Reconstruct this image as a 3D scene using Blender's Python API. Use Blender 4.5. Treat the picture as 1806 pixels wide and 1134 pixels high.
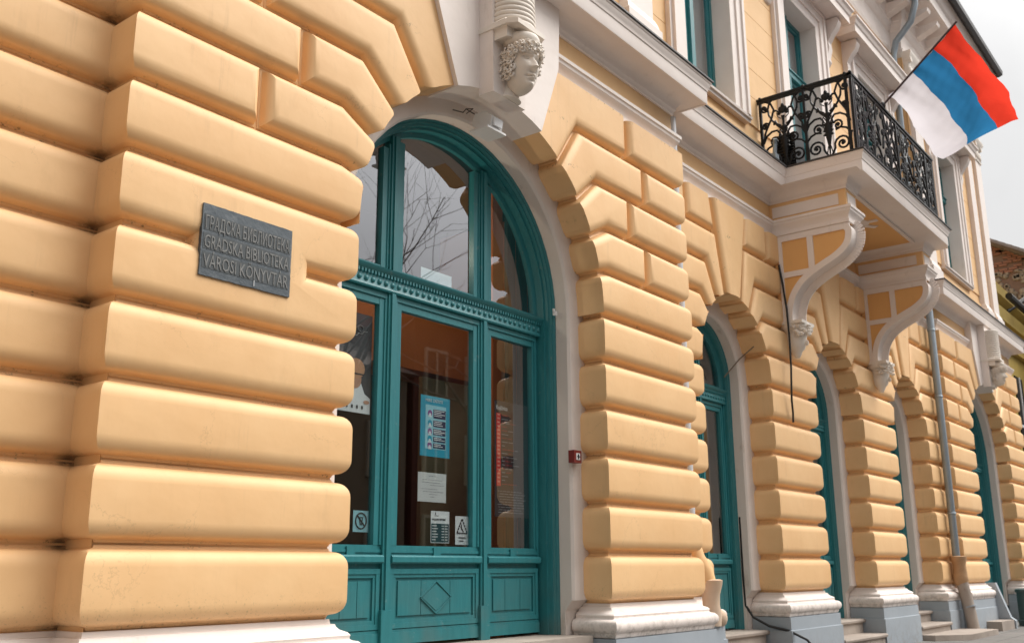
import bpy, math, random
from math import sin, cos, pi, radians as R, atan2, hypot
random.seed(7)
scn = bpy.context.scene
C = scn.collection
for o in list(bpy.data.objects): bpy.data.objects.remove(o)

# ------------------------------------------------------------------ camera, world, sun, exposure
cam = bpy.data.cameras.new('camera'); co = bpy.data.objects.new('camera', cam); C.objects.link(co)
scn.camera = co
FPX, PITCH, ROLL, YAW = 1751.447, 0.2452, -0.0058, 0.65998
from mathutils import Vector, Matrix
F0 = Vector((cos(YAW)*cos(PITCH), sin(YAW)*cos(PITCH), sin(PITCH)))
R0 = Vector((sin(YAW), -cos(YAW), 0)); U0 = R0.cross(F0)
RR = R0*cos(ROLL)+U0*sin(ROLL); UU = U0*cos(ROLL)-R0*sin(ROLL)
co.matrix_world = Matrix(((RR.x, UU.x, -F0.x, 0), (RR.y, UU.y, -F0.y, -4.739), (RR.z, UU.z, -F0.z, .279), (0, 0, 0, 1)))
cam.sensor_width = 36; cam.lens = 36*FPX/1806; cam.clip_start = .05; cam.clip_end = 3000
cam.dof.use_dof = True; cam.dof.focus_distance = 7.2; cam.dof.aperture_fstop = 3.2

w = bpy.data.worlds.new('World'); scn.world = w; w.use_nodes = True
nt = w.node_tree; nt.nodes.clear()
N = nt.nodes.new
sky = N('ShaderNodeTexSky'); sky.sky_type = 'NISHITA'; sky.sun_disc = False
SUN_EL, SUN_AZ = R(54), R(-38)          # towards the sun: +X and -Y of the facade
sky.sun_elevation = SUN_EL; sky.sun_rotation = R(90)-SUN_AZ
b1 = N('ShaderNodeBackground'); b1.inputs[1].default_value = .10
nt.links.new(sky.outputs[0], b1.inputs[0])
# cloud layer: an even overcast, brighter towards the zenith, faint mottling
tc = N('ShaderNodeTexCoord'); sep = N('ShaderNodeSeparateXYZ'); nt.links.new(tc.outputs['Generated'], sep.inputs[0])
ns = N('ShaderNodeTexNoise'); ns.inputs['Scale'].default_value = 2.2; ns.inputs['Detail'].default_value = 6; ns.inputs['Roughness'].default_value = .5
nt.links.new(tc.outputs['Generated'], ns.inputs['Vector'])
rp = N('ShaderNodeMapRange'); rp.inputs[1].default_value = .35; rp.inputs[2].default_value = .65; rp.inputs[3].default_value = .80; rp.inputs[4].default_value = 1.16
nt.links.new(ns.outputs[0], rp.inputs[0])
zr = N('ShaderNodeMapRange'); zr.inputs[1].default_value = 0; zr.inputs[2].default_value = 1; zr.inputs[3].default_value = .46; zr.inputs[4].default_value = .82
nt.links.new(sep.outputs[2], zr.inputs[0])
mu = N('ShaderNodeMath'); mu.operation = 'MULTIPLY'; nt.links.new(rp.outputs[0], mu.inputs[0]); nt.links.new(zr.outputs[0], mu.inputs[1])
# thin cloud is brighter around the veiled sun
dp_ = N('ShaderNodeVectorMath'); dp_.operation = 'DOT_PRODUCT'; nt.links.new(tc.outputs['Generated'], dp_.inputs[0])
dp_.inputs[1].default_value = (cos(SUN_EL)*cos(SUN_AZ), cos(SUN_EL)*sin(SUN_AZ), sin(SUN_EL))
gl_ = N('ShaderNodeMapRange'); gl_.interpolation_type = 'SMOOTHSTEP'; gl_.inputs[1].default_value = .66; gl_.inputs[2].default_value = 1; gl_.inputs[3].default_value = 1; gl_.inputs[4].default_value = 3.0
nt.links.new(dp_.outputs['Value'], gl_.inputs[0])
mu2 = N('ShaderNodeMath'); mu2.operation = 'MULTIPLY'; nt.links.new(mu.outputs[0], mu2.inputs[0]); nt.links.new(gl_.outputs[0], mu2.inputs[1]); mu = mu2
b2 = N('ShaderNodeBackground'); b2.inputs[0].default_value = (1, .99, .975, 1); nt.links.new(mu.outputs[0], b2.inputs[1])
mx = N('ShaderNodeMixShader'); mx.inputs[0].default_value = .94
nt.links.new(b1.outputs[0], mx.inputs[1]); nt.links.new(b2.outputs[0], mx.inputs[2])
ow = N('ShaderNodeOutputWorld'); nt.links.new(mx.outputs[0], ow.inputs[0])

sl = bpy.data.lights.new('sun', 'SUN'); sl.energy = 3.1; sl.angle = R(46); sl.color = (1, .96, .9)
so = bpy.data.objects.new('sun', sl); C.objects.link(so)
dirv = Vector((cos(SUN_EL)*cos(SUN_AZ), cos(SUN_EL)*sin(SUN_AZ), sin(SUN_EL)))
so.rotation_euler = dirv.to_track_quat('Z', 'Y').to_euler(); so.location = (5, -20, 30)
scn.view_settings.view_transform = 'Standard'; scn.view_settings.look = 'None'
scn.view_settings.exposure = 0.34; scn.view_settings.gamma = 1; scn.view_settings.use_curve_mapping = False
scn.render.engine = 'CYCLES'
try:
    scn.cycles.max_bounces = 6; scn.cycles.diffuse_bounces = 4; scn.cycles.glossy_bounces = 4; scn.cycles.transparent_max_bounces = 12
except Exception: pass

# ------------------------------------------------------------------ mesh helpers
class MB:
    def __init__(s): s.v = []; s.f = []; s.m = []
    def add(s, vs, fs, mi=0):
        n = len(s.v); s.v += [tuple(p) for p in vs]
        for f in fs: s.f.append(tuple(i+n for i in f)); s.m.append(mi)
    def box(s, x0, x1, y0, y1, z0, z1, mi=0):
        s.add([(x0,y0,z0),(x1,y0,z0),(x1,y1,z0),(x0,y1,z0),(x0,y0,z1),(x1,y0,z1),(x1,y1,z1),(x0,y1,z1)],
              [(0,3,2,1),(4,5,6,7),(0,1,5,4),(1,2,6,5),(2,3,7,6),(3,0,4,7)], mi)
    def bar(s, a, b, w, h, mi=0, up=(0,0,1)):
        a = Vector(a); b = Vector(b); d = (b-a).normalized(); u = Vector(up)
        if abs(d.dot(u)) > .99: u = Vector((0,1,0))
        r = d.cross(u).normalized()*w/2; t = r.cross(d).normalized()*h/2
        s.add([a-r-t,a+r-t,a+r+t,a-r+t,b-r-t,b+r-t,b+r+t,b-r+t],[(0,1,2,3),(7,6,5,4),(0,4,5,1),(1,5,6,2),(2,6,7,3),(3,7,4,0)], mi)
    def tube(s, pts, r, n=8, mi=0, cap=True, flat=1.0):
        pts = [Vector(p) for p in pts]; k = len(pts)
        rs = r if isinstance(r, (list, tuple)) else [r]*k
        prev = None; rings = []
        for i, p in enumerate(pts):
            d = (pts[min(i+1,k-1)]-pts[max(i-1,0)]).normalized()
            if prev is None:
                u = Vector((0,0,1)) if abs(d.z) < .9 else Vector((1,0,0))
                a = d.cross(u).normalized()
            else:
                a = (prev-d*prev.dot(d)).normalized()
            prev = a; b = d.cross(a)
            rings.append([p+(a*cos(2*pi*j/n)+b*sin(2*pi*j/n)*flat)*rs[i] for j in range(n)])
        vs = [q for rg in rings for q in rg]; fs = []
        for i in range(k-1):
            for j in range(n): fs.append((i*n+j, i*n+(j+1)%n, (i+1)*n+(j+1)%n, (i+1)*n+j))
        if cap: fs += [tuple(range(n))[::-1], tuple(range((k-1)*n, k*n))]
        s.add(vs, fs, mi)
    def lathe(s, prof, c=(0,0,0), n=20, mi=0, sx=1, sy=1):
        vs = []; k = len(prof)
        for r, z in prof:
            for j in range(n): vs.append((c[0]+r*cos(2*pi*j/n)*sx, c[1]+r*sin(2*pi*j/n)*sy, c[2]+z))
        fs = []
        for i in range(k-1):
            for j in range(n): fs.append((i*n+j, i*n+(j+1)%n, (i+1)*n+(j+1)%n, (i+1)*n+j))
        fs += [tuple(range(n))[::-1], tuple(range((k-1)*n, k*n))]
        s.add(vs, fs, mi)
    def ball(s, c, rx, ry=None, rz=None, n=8, m=6, mi=0):
        ry = ry or rx; rz = rz or rx; vs = [(c[0],c[1],c[2]-rz)]
        for i in range(1, m):
            t = -pi/2+pi*i/m
            for j in range(n): vs.append((c[0]+rx*cos(t)*cos(2*pi*j/n), c[1]+ry*cos(t)*sin(2*pi*j/n), c[2]+rz*sin(t)))
        vs.append((c[0],c[1],c[2]+rz)); L = len(vs)-1; fs = []
        for j in range(n): fs.append((0, 1+(j+1)%n, 1+j)); fs.append((L, L-n+j, L-n+(j+1)%n))
        for i in range(m-2):
            for j in range(n):
                a = 1+i*n+j; b = 1+i*n+(j+1)%n; fs.append((a, b, b+n, a+n))
        s.add(vs, fs, mi)
    def prism(s, poly, axis, a, b, mi=0):
        """poly in the plane across axis (x: (y,z), y: (x,z), z: (x,y)), extruded from a to b"""
        k = len(poly)
        def P(p, t): return {'x': (t, p[0], p[1]), 'y': (p[0], t, p[1]), 'z': (p[0], p[1], t)}[axis]
        s.add([P(p, a) for p in poly]+[P(p, b) for p in poly],
              [tuple(range(k)), tuple(range(k, 2*k))[::-1]]+[(i, i+k, (i+1) % k+k, (i+1) % k) for i in range(k)], mi)
    def sweep(s, path, prof, mi=0, cap=True):
        """path: plan points [(x,y)], outward = right of travel; prof: [(out, z)] closed"""
        k = len(path); m = len(prof); vs = []
        nr = []
        for i in range(k-1):
            dx, dy = path[i+1][0]-path[i][0], path[i+1][1]-path[i][1]; L = hypot(dx, dy); nr.append((dy/L, -dx/L))
        for i, p in enumerate(path):
            if i == 0: n = nr[0]; q = 1
            elif i == k-1: n = nr[-1]; q = 1
            else:
                n = (nr[i-1][0]+nr[i][0], nr[i-1][1]+nr[i][1]); q = 2/(n[0]**2+n[1]**2)
                if q > 4: q = 1
            for o, z in prof: vs.append((p[0]+n[0]*q*o, p[1]+n[1]*q*o, z))
        fs = []
        for i in range(k-1):
            for j in range(m): fs.append((i*m+j, i*m+(j+1) % m, (i+1)*m+(j+1) % m, (i+1)*m+j))
        if cap: fs += [tuple(range(m)), tuple(range((k-1)*m, k*m))[::-1]]
        s.add(vs, fs, mi)
    def archsweep(s, cx, sp, zb, prof, n=28, a0=0, a1=180, jambs=True, mi=0):
        """prof closed [(radius, y)], follows right jamb, arch, left jamb"""
        secs = []
        if jambs: secs.append(('r', zb))
        for i in range(n+1): secs.append(('a', R(a0+(a1-a0)*i/n)))
        if jambs: secs.append(('l', zb))
        vs = []; m = len(prof)
        for t, q in secs:
            for r, y in prof:
                if t == 'a': vs.append((cx+r*cos(q), y, sp+r*sin(q)))
                else: vs.append((cx+(r if t == 'r' else -r), y, q))
        k = len(secs); fs = []
        for i in range(k-1):
            for j in range(m): fs.append((i*m+j, (i+1)*m+j, (i+1)*m+(j+1) % m, i*m+(j+1) % m))
        fs += [tuple(range(m)), tuple(range((k-1)*m, k*m))[::-1]]
        s.add(vs, fs, mi)
    def mesh(s, name, mats, smooth=35, off=(0,0,0), recalc=True):
        me = bpy.data.meshes.new(name)
        me.from_pydata([(p[0]-off[0], p[1]-off[1], p[2]-off[2]) for p in s.v], [], s.f)
        for m in (mats if isinstance(mats, (list, tuple)) else [mats]): me.materials.append(m)
        for p, mi in zip(me.polygons, s.m): p.material_index = mi
        if recalc:
            import bmesh
            bm = bmesh.new(); bm.from_mesh(me); bmesh.ops.remove_doubles(bm, verts=bm.verts, dist=1e-5)
            bmesh.ops.recalc_face_normals(bm, faces=bm.faces); bm.to_mesh(me); bm.free()
        if smooth:
            for p in me.polygons: p.use_smooth = True
            me.set_sharp_from_angle(angle=R(smooth))
        return me

WL = {}
def obj(name, mb, mats, parent=None, smooth=35, label=None, cat=None, group=None, kind=None, loc=None, recalc=True):
    base = WL.get(parent.name, Vector((0,0,0))) if parent else Vector((0,0,0))
    if isinstance(mb, MB):
        off = Vector(loc) if loc is not None else base
        me = mb.mesh(name, mats, smooth, off, recalc)
    else: me = mb; off = Vector(loc) if loc is not None else base
    o = bpy.data.objects.new(name, me); C.objects.link(o)
    o.location = off-base
    if parent: o.parent = parent
    WL[o.name] = off
    if label: o['label'] = label
    if cat: o['category'] = cat
    if group: o['group'] = group
    if kind: o['kind'] = kind
    return o
def thing(name, loc, label, cat, group=None):
    o = bpy.data.objects.new(name, None); C.objects.link(o); o.location = loc; WL[o.name] = Vector(loc)
    o['label'] = label; o['category'] = cat
    if group: o['group'] = group
    return o
def text(body, size, mat, name, parent, org, ux, uz, sx=1, align='LEFT', ext=.0008):
    """flat lettering: origin, unit vectors of writing direction and of letter height"""
    cu = bpy.data.curves.new('t', 'FONT'); cu.body = body; cu.size = size; cu.extrude = ext; cu.align_x = align; cu.resolution_u = 2
    t = bpy.data.objects.new('t', cu); C.objects.link(t); bpy.context.view_layer.update()
    me = bpy.data.meshes.new_from_object(t); bpy.data.objects.remove(t)
    ux = Vector(ux); uz = Vector(uz); n = ux.cross(uz)
    base = WL.get(parent.name, Vector((0,0,0)))
    for v in me.vertices:
        x, y, z = v.co; v.co = Vector(org)+ux*(x*sx)+uz*y+n*z-base
    me.materials.clear(); me.materials.append(mat); me.name = name
    o = bpy.data.objects.new(name, me); C.objects.link(o); o.parent = parent; WL[o.name] = base
    return o

# ------------------------------------------------------------------ materials
def newmat(name):
    m = bpy.data.materials.new(name); m.use_nodes = True; t = m.node_tree
    return m, t, t.nodes['Principled BSDF']
def noise(t, scale, detail=4, rough=.55, vec=None):
    n = t.nodes.new('ShaderNodeTexNoise'); n.inputs['Scale'].default_value = scale; n.inputs['Detail'].default_value = detail; n.inputs['Roughness'].default_value = rough
    if vec is not None: t.links.new(vec, n.inputs['Vector'])
    return n
def mrange(t, src, a, b, c=0, d=1):
    n = t.nodes.new('ShaderNodeMapRange'); t.links.new(src, n.inputs[0])
    for i, q in zip((1,2,3,4), (a,b,c,d)): n.inputs[i].default_value = q
    return n.outputs[0]
def mixc(t, fac, a, b, mode='MIX'):
    n = t.nodes.new('ShaderNodeMix'); n.data_type = 'RGBA'; n.blend_type = mode
    if hasattr(fac, 'links'): t.links.new(fac, n.inputs[0])
    else: n.inputs[0].default_value = fac
    for i, q in ((6, a), (7, b)):
        if hasattr(q, 'links'): t.links.new(q, n.inputs[i])
        else: n.inputs[i].default_value = (*q, 1)
    return n.outputs[2]
def mth(t, op, a, b=0.0):
    n = t.nodes.new('ShaderNodeMath'); n.operation = op
    for i, q in ((0, a), (1, b)):
        if hasattr(q, 'links'): t.links.new(q, n.inputs[i])
        else: n.inputs[i].default_value = q
    return n.outputs[0]
def worldpos(t):
    g = t.nodes.new('ShaderNodeNewGeometry'); s = t.nodes.new('ShaderNodeSeparateXYZ'); t.links.new(g.outputs['Position'], s.inputs[0])
    return g.outputs['Position'], s.outputs
def bump(t, bs, h, st, dist=.01):
    b = t.nodes.new('ShaderNodeBump'); b.inputs['Strength'].default_value = st; b.inputs['Distance'].default_value = dist
    t.links.new(h, b.inputs['Height']); t.links.new(b.outputs[0], bs.inputs['Normal'])

def plaster(name, col, dark, rough=.62, stain=(.25,.15,.08), amount=.35, splash=False, corner=False, bs_=.35):
    m, t, bs = newmat(name); pos, xyz = worldpos(t)
    mp = t.nodes.new('ShaderNodeMapping'); t.links.new(pos, mp.inputs[0]); mp.inputs['Scale'].default_value = (1, 1, .35)
    n1 = noise(t, 1.4, 5, .6, pos); c = mixc(t, mrange(t, n1.outputs[0], .35, .7), col, dark)
    n2 = noise(t, 7, 6, .65, mp.outputs[0]); f = mrange(t, n2.outputs[0], .6, .8, 0, amount)
    c = mixc(t, f, c, stain)
    n3 = noise(t, 90, 3, .7, pos); f3 = mrange(t, n3.outputs[0], .70, .76, 0, .45)
    n4 = noise(t, 2.3, 2, .5, pos); f3 = mth(t, 'MULTIPLY', f3, mrange(t, n4.outputs[0], .52, .66))
    c = mixc(t, f3, c, (.16,.10,.06))
    if splash:
        vo = t.nodes.new('ShaderNodeTexVoronoi'); vo.feature = 'DISTANCE_TO_EDGE'; vo.inputs['Scale'].default_value = .9
        wv = noise(t, 3.0, 5, .7, pos); vm = t.nodes.new('ShaderNodeVectorMath'); vm.operation = 'MULTIPLY_ADD'
        t.links.new(wv.outputs['Color'], vm.inputs[0]); vm.inputs[1].default_value = (.45,.45,.45); t.links.new(pos, vm.inputs[2]); t.links.new(vm.outputs[0], vo.inputs['Vector'])
        ck = mrange(t, vo.outputs['Distance'], .0035, .0008); n9 = noise(t, 1.1, 2, .5, pos)
        c = mixc(t, mth(t, 'MULTIPLY', ck, mrange(t, n9.outputs[0], .50, .60, 0, .28)), c, (.42,.25,.13))
        ms = t.nodes.new('ShaderNodeMapping'); t.links.new(pos, ms.inputs[0]); ms.inputs['Scale'].default_value = (9, 9, .7)
        st = noise(t, 1.6, 6, .7, ms.outputs[0]); n10 = noise(t, 1.7, 3, .6, pos)
        c = mixc(t, mth(t, 'MULTIPLY', mrange(t, st.outputs[0], .56, .72), mrange(t, n10.outputs[0], .46, .62, 0, .30)), c, (.48,.30,.16))
        # specks of mould along the joints
        fj = mth(t, 'PINGPONG', xyz[2], .21); fj = mrange(t, fj, .035, .004); n11 = noise(t, 26, 5, .8, pos); n12 = noise(t, 1.9, 2, .5, pos)
        fj = mth(t, 'MULTIPLY', mth(t, 'MULTIPLY', fj, mrange(t, n11.outputs[0], .56, .64)), mrange(t, n12.outputs[0], .44, .58, 0, .9))
        c = mixc(t, fj, c, (.07,.045,.03))
    if splash:   # road spatter on the lowest course
        zf = mrange(t, xyz[2], .20, .04); n5 = noise(t, 60, 4, .8, pos)
        f5 = mth(t, 'MULTIPLY', zf, mrange(t, n5.outputs[0], .58, .66, 0, .55)); c = mixc(t, f5, c, (.12,.08,.05))
    if name in ('grey plinth paint', 'white plaster'):
        zf = mrange(t, xyz[2], -.05 if name == 'white plaster' else -.45, -.26 if name == 'white plaster' else -.85); n5 = noise(t, 11, 6, .75, pos)
        c = mixc(t, mth(t, 'MULTIPLY', zf, mrange(t, n5.outputs[0], .46, .66, 0, .6)), c, (.20,.165,.13))
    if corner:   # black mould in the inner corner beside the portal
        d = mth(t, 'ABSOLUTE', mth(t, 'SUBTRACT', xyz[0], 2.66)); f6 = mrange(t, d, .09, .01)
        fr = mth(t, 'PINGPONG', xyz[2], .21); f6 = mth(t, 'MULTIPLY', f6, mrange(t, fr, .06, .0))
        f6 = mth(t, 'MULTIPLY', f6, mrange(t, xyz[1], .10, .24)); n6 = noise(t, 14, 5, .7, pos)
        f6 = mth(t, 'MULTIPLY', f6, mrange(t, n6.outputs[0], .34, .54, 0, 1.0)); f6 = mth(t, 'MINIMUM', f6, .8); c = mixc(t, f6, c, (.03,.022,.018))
    t.links.new(c, bs.inputs['Base Color'])
    n7 = noise(t, 4.5, 3, .5, pos); n8 = noise(t, 160, 3, .6, pos)
    h = mth(t, 'ADD', n7.outputs[0], mth(t, 'MULTIPLY', n8.outputs[0], .035))
    bump(t, bs, h, bs_*.45, .03)
    bs.inputs['Roughness'].default_value = rough; bs.inputs['Specular IOR Level'].default_value = .35
    return m
M_YEL = plaster('yellow plaster', (.855,.555,.285), (.80,.49,.235), .55, (.55,.33,.16), .25, True, True)
M_YFL = plaster('flat yellow plaster', (.84,.545,.28), (.78,.49,.235), .65, (.50,.32,.17), .35)
M_ORG = plaster('orange soffit plaster', (.80,.46,.18), (.76,.42,.16), .7, (.4,.22,.1), .2)
M_WHI = plaster('white plaster', (.84,.76,.71), (.79,.70,.645), .6, (.45,.38,.32), .4)
M_WH2 = plaster('off white reveal plaster', (.76,.68,.625), (.71,.625,.57), .6, (.40,.31,.25), .75)
M_GRY = plaster('grey plinth paint', (.36,.40,.44), (.32,.36,.40), .55, (.25,.24,.23), .4)
M_STAT = plaster('carved stucco', (.82,.76,.69), (.72,.64,.56), .65, (.34,.25,.17), .8, bs_=.2)

GROUNDZ = -.82
def simple(name, col, rough=.5, metal=0, nz=.12, sc=20, bmp=0, spec=.5):
    m, t, bs = newmat(name); tc = t.nodes.new('ShaderNodeTexCoord')
    n = noise(t, sc, 4, .6, tc.outputs['Object'])
    c = mixc(t, n.outputs[0], tuple(q*(1-nz) for q in col), tuple(min(1, q*(1+nz)) for q in col))
    t.links.new(c, bs.inputs['Base Color']); bs.inputs['Roughness'].default_value = rough; bs.inputs['Metallic'].default_value = metal
    bs.inputs['Specular IOR Level'].default_value = spec
    if bmp: bump(t, bs, n.outputs[0], bmp, .01)
    return m
def teal():
    m, t, bs = newmat('teal gloss paint'); pos, xyz = worldpos(t)
    mp = t.nodes.new('ShaderNodeMapping'); t.links.new(pos, mp.inputs[0]); mp.inputs['Scale'].default_value = (1,1,.12)
    n = noise(t, 30, 5, .6, mp.outputs[0]); c = mixc(t, n.outputs[0], (.012,.135,.155), (.034,.225,.245))
    n2 = noise(t, 9, 6, .75, pos); c = mixc(t, mrange(t, n2.outputs[0], .62, .68, 0, .55), c, (.13,.24,.24))
    n3 = noise(t, 38, 5, .8, pos); n4 = noise(t, 2.2, 3, .6, pos); c = mixc(t, mth(t, 'MULTIPLY', mrange(t, n3.outputs[0], .66, .69), mrange(t, n4.outputs[0], .48, .6, 0, .8)), c, (.34,.33,.30))
    zf = mrange(t, xyz[2], .30, -.25); c = mixc(t, mth(t, 'MULTIPLY', zf, mrange(t, n4.outputs[0], .42, .68, 0, .5)), c, (.12,.13,.115))
    t.links.new(c, bs.inputs['Base Color']); bs.inputs['Roughness'].default_value = .42
    bump(t, bs, n.outputs[0], .35, .004)
    return m
M_TEAL = teal()
M_IRON = simple('black wrought iron', (.008,.008,.009), .5, 0, .3, 30, 0, .3)
M_ZINC = simple('galvanised zinc', (.30,.35,.39), .45, .5, .15, 8)
M_FLASH = simple('dark metal flashing', (.06,.055,.055), .5, .4, .2, 8)
M_BLK = simple('black rubber', (.012,.012,.012), .6)
M_STONE = plaster('worn step stone', (.42,.36,.31), (.30,.25,.215), .8, (.13,.10,.08), .8, bs_=.8)
M_PAVE = plaster('grey paving stone', (.19,.18,.17), (.14,.135,.13), .85, (.10,.09,.08), .6, bs_=.8)
M_ROAD = simple('asphalt', (.05,.05,.052), .9, 0, .3, 60, .4)
M_WHP = simple('white paper', (.78,.79,.80), .6, 0, .02)
M_PLASW = simple('white plastic', (.74,.73,.72), .4, 0, .03)
M_INK = simple('black ink', (.02,.025,.03), .6, 0, .05)
M_ORW = simple('burnt orange wall', (.78,.20,.04), .7, 0, .1, 3)
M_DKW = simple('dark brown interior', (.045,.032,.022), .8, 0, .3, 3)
M_WOOD = simple('olive brown wooden board', (.20,.15,.075), .6, 0, .25, 6)
M_CURT = simple('grey curtain', (.46,.44,.44), .9, 0, .15, 15)
M_CURTW = simple('white curtain', (.75,.76,.78), .9, 0, .05, 15)
M_DTEAL = simple('dark teal curtain', (.02,.045,.045), .8, 0, .2, 6)

def glassmat(name, tint=(.90,.93,.93), ior=2.1):
    m, t, bs = newmat(name); t.nodes.remove(bs); out = t.nodes['Material Output']
    fr = t.nodes.new('ShaderNodeFresnel'); fr.inputs[0].default_value = ior
    gl = t.nodes.new('ShaderNodeBsdfGlossy'); gl.inputs['Roughness'].default_value = .015; gl.inputs[0].default_value = (.92,.93,.97,1)
    tr = t.nodes.new('ShaderNodeBsdfTransparent'); tr.inputs[0].default_value = (*tint, 1)
    pos, xyz = worldpos(t); n = noise(t, .8, 2, .5, pos)
    b = t.nodes.new('ShaderNodeBump'); b.inputs['Strength'].default_value = .02; b.inputs['Distance'].default_value = .02; t.links.new(n.outputs[0], b.inputs['Height'])
    t.links.new(b.outputs[0], gl.inputs['Normal'])
    mx = t.nodes.new('ShaderNodeMixShader'); g = t.nodes.new('ShaderNodeNewGeometry')
    fac = mth(t, 'MULTIPLY', mth(t, 'ADD', mth(t, 'MULTIPLY', fr.outputs[0], 1.5), .04), mth(t, 'SUBTRACT', 1.0, g.outputs['Backfacing']))
    t.links.new(mth(t, 'MINIMUM', fac, 1.0), mx.inputs[0]); t.links.new(tr.outputs[0], mx.inputs[1]); t.links.new(gl.outputs[0], mx.inputs[2])
    t.links.new(mx.outputs[0], out.inputs[0])
    return m
M_GLASS = glassmat('window glass')

# ------------------------------------------------------------------ library building
H = .42
BLD = thing('library_building', (14, 2, -.82), 'long yellow neoclassical building with banded stonework, round arched teal doors and white cornices', 'building')
def bpart(name, mb, mat, **k): return obj(name, mb, mat, BLD, **k)

PROF = [(.006,.100),(.006,.088),(.020,.083),(.027,.068)]
for i in range(1, 8):
    th = i/7*pi/2; PROF.append((.027+.088*(1-cos(th)), .068*(1-sin(th))))
def offs(poly, dist):
    n = len(poly); out = []
    for i in range(n):
        a = poly[i-1]; b = poly[i]; c = poly[(i+1) % n]; d1 = dist[i-1]; d2 = dist[i]
        e1 = (b[0]-a[0], b[1]-a[1]); e2 = (c[0]-b[0], c[1]-b[1])
        l1 = hypot(*e1); l2 = hypot(*e2); e1 = (e1[0]/l1, e1[1]/l1); e2 = (e2[0]/l2, e2[1]/l2)
        n1 = (-e1[1], e1[0]); n2 = (-e2[1], e2[0]); cr = e1[0]*e2[1]-e1[1]*e2[0]
        if abs(cr) < .02:
            out.append((b[0]+(n1[0]*d1+n2[0]*d2)/2, b[1]+(n1[1]*d1+n2[1]*d2)/2)); continue
        p1 = (b[0]+n1[0]*d1, b[1]+n1[1]*d1); p2 = (b[0]+n2[0]*d2, b[1]+n2[1]*d2)
        t = ((p2[0]-p1[0])*e2[1]-(p2[1]-p1[1])*e2[0])/cr
        out.append((p1[0]+e1[0]*t, p1[1]+e1[1]*t))
    return out
def block_mb(poly, fl, yf):
    """poly CCW in (x,z); fl per edge: 'J' bevelled joint, 'N' plain joint, number = free edge returning to that y"""
    pp = []; ff = []
    for i in range(len(poly)):
        a = poly[i]; b = poly[(i+1) % len(poly)]
        if hypot(a[0]-b[0], a[1]-b[1]) > 1e-4: pp.append(a); ff.append(fl[i])
    poly, fl = pp, ff; n = len(poly); mb = MB(); rings = []
    for t, d in PROF:
        dist = [t if f == 'J' else (0.001 if f == 'N' else d) for f in fl]
        rings.append([(x, yf+d, z) for x, z in offs(poly, dist)])
    for k in range(len(rings)-1):
        A, B = rings[k], rings[k+1]
        for i in range(n):
            j = (i+1) % n
            if fl[i] in ('J', 'N'): mb.add([A[i], A[j], B[j], B[i]], [(0,1,2,3)])
    mb.add(rings[-1], [tuple(range(n))])
    for i in range(n):
        if fl[i] in ('J', 'N'): continue
        yb = fl[i]; j = (i+1) % n
        L = [rg[i] for rg in rings]; Rr = [rg[j] for rg in rings]
        bk = lambda p: (p[0], yb, p[2])
        mb.add([L[-1], Rr[-1], bk(Rr[-1]), bk(L[-1])], [(0,1,2,3)])
        for k in range(len(rings)-1):
            if fl[i-1] in ('J','N'): mb.add([L[k], L[k+1], bk(L[k+1]), bk(L[k])], [(0,1,2,3)])
            if fl[j] in ('J','N'): mb.add([Rr[k], Rr[k+1], bk(Rr[k+1]), bk(Rr[k])], [(0,1,2,3)])
    return mb
def rect(x0, x1, z0, z1, fl_l, fl_r, bot='J', top='J'):
    return [(x0,z0),(x1,z0),(x1,z1),(x0,z1)], [bot, fl_r, top, fl_l]
def stone(poly, fl, yf, label=None):
    return bpart('stone_block', block_mb(poly, fl, yf), M_YEL, label=label)
def stone_rows(x0, x1, fl_l, fl_r, yf, ks):
    p, f = rect(x0, x1, 0, H, fl_l, fl_r); me = block_mb(p, f, yf).mesh('stone_block', M_YEL, 35)
    for k in ks: obj('stone_block', me, None, BLD, loc=(0, 0, k*H))

class Arch:
    def __init__(s, cx, r, sp, yf, yb, joints, key):
        s.cx, s.r, s.sp, s.yf, s.yb, s.joints, s.key = cx, r, sp, yf, yb, joints, key
    def pt(s, a, side): return (s.cx+side*s.r*cos(R(a)), s.sp+s.r*sin(R(a)))
    def chain(s, k, side):
        """boundary of course k (6..10) going upwards on one side (+1 right of the opening)"""
        js = s.joints; z0, z1 = k*H, (k+1)*H
        lo = js.get(k-1); hi = js.get(k)
        pts = []; fl = []
        def bend(a, z): return (s.cx+side*(z-s.sp)/math.tan(R(a)), z)
        akey = s.key
        if k == 6: pts.append((s.cx+side*s.r, z0)); alo = 0
        elif lo is not None and lo < akey: pts += [bend(lo, z0)]; fl += ['J']; pts += [s.pt(lo, side)]; alo = lo
        else: pts += [bend(akey, z0)]; alo = None
        if alo is not None:
            ahi = hi if (hi is not None and hi < akey) else akey
            nn = max(3, int((ahi-alo)/3.2))
            if k == 6 and abs(s.sp-z0) > 1e-3: pts.append(s.pt(0, side)); fl.append(s.yb)
            for i in range(1, nn+1): pts.append(s.pt(alo+(ahi-alo)*i/nn, side)); fl.append(s.yb)
            if hi is not None and hi < akey: pts.append(bend(hi, z1)); fl.append('J')
            else: pts.append(bend(akey, z1)); fl.append('K')
        else: pts.append(bend(akey, z1)); fl.append('K')
        return pts, fl
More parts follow.
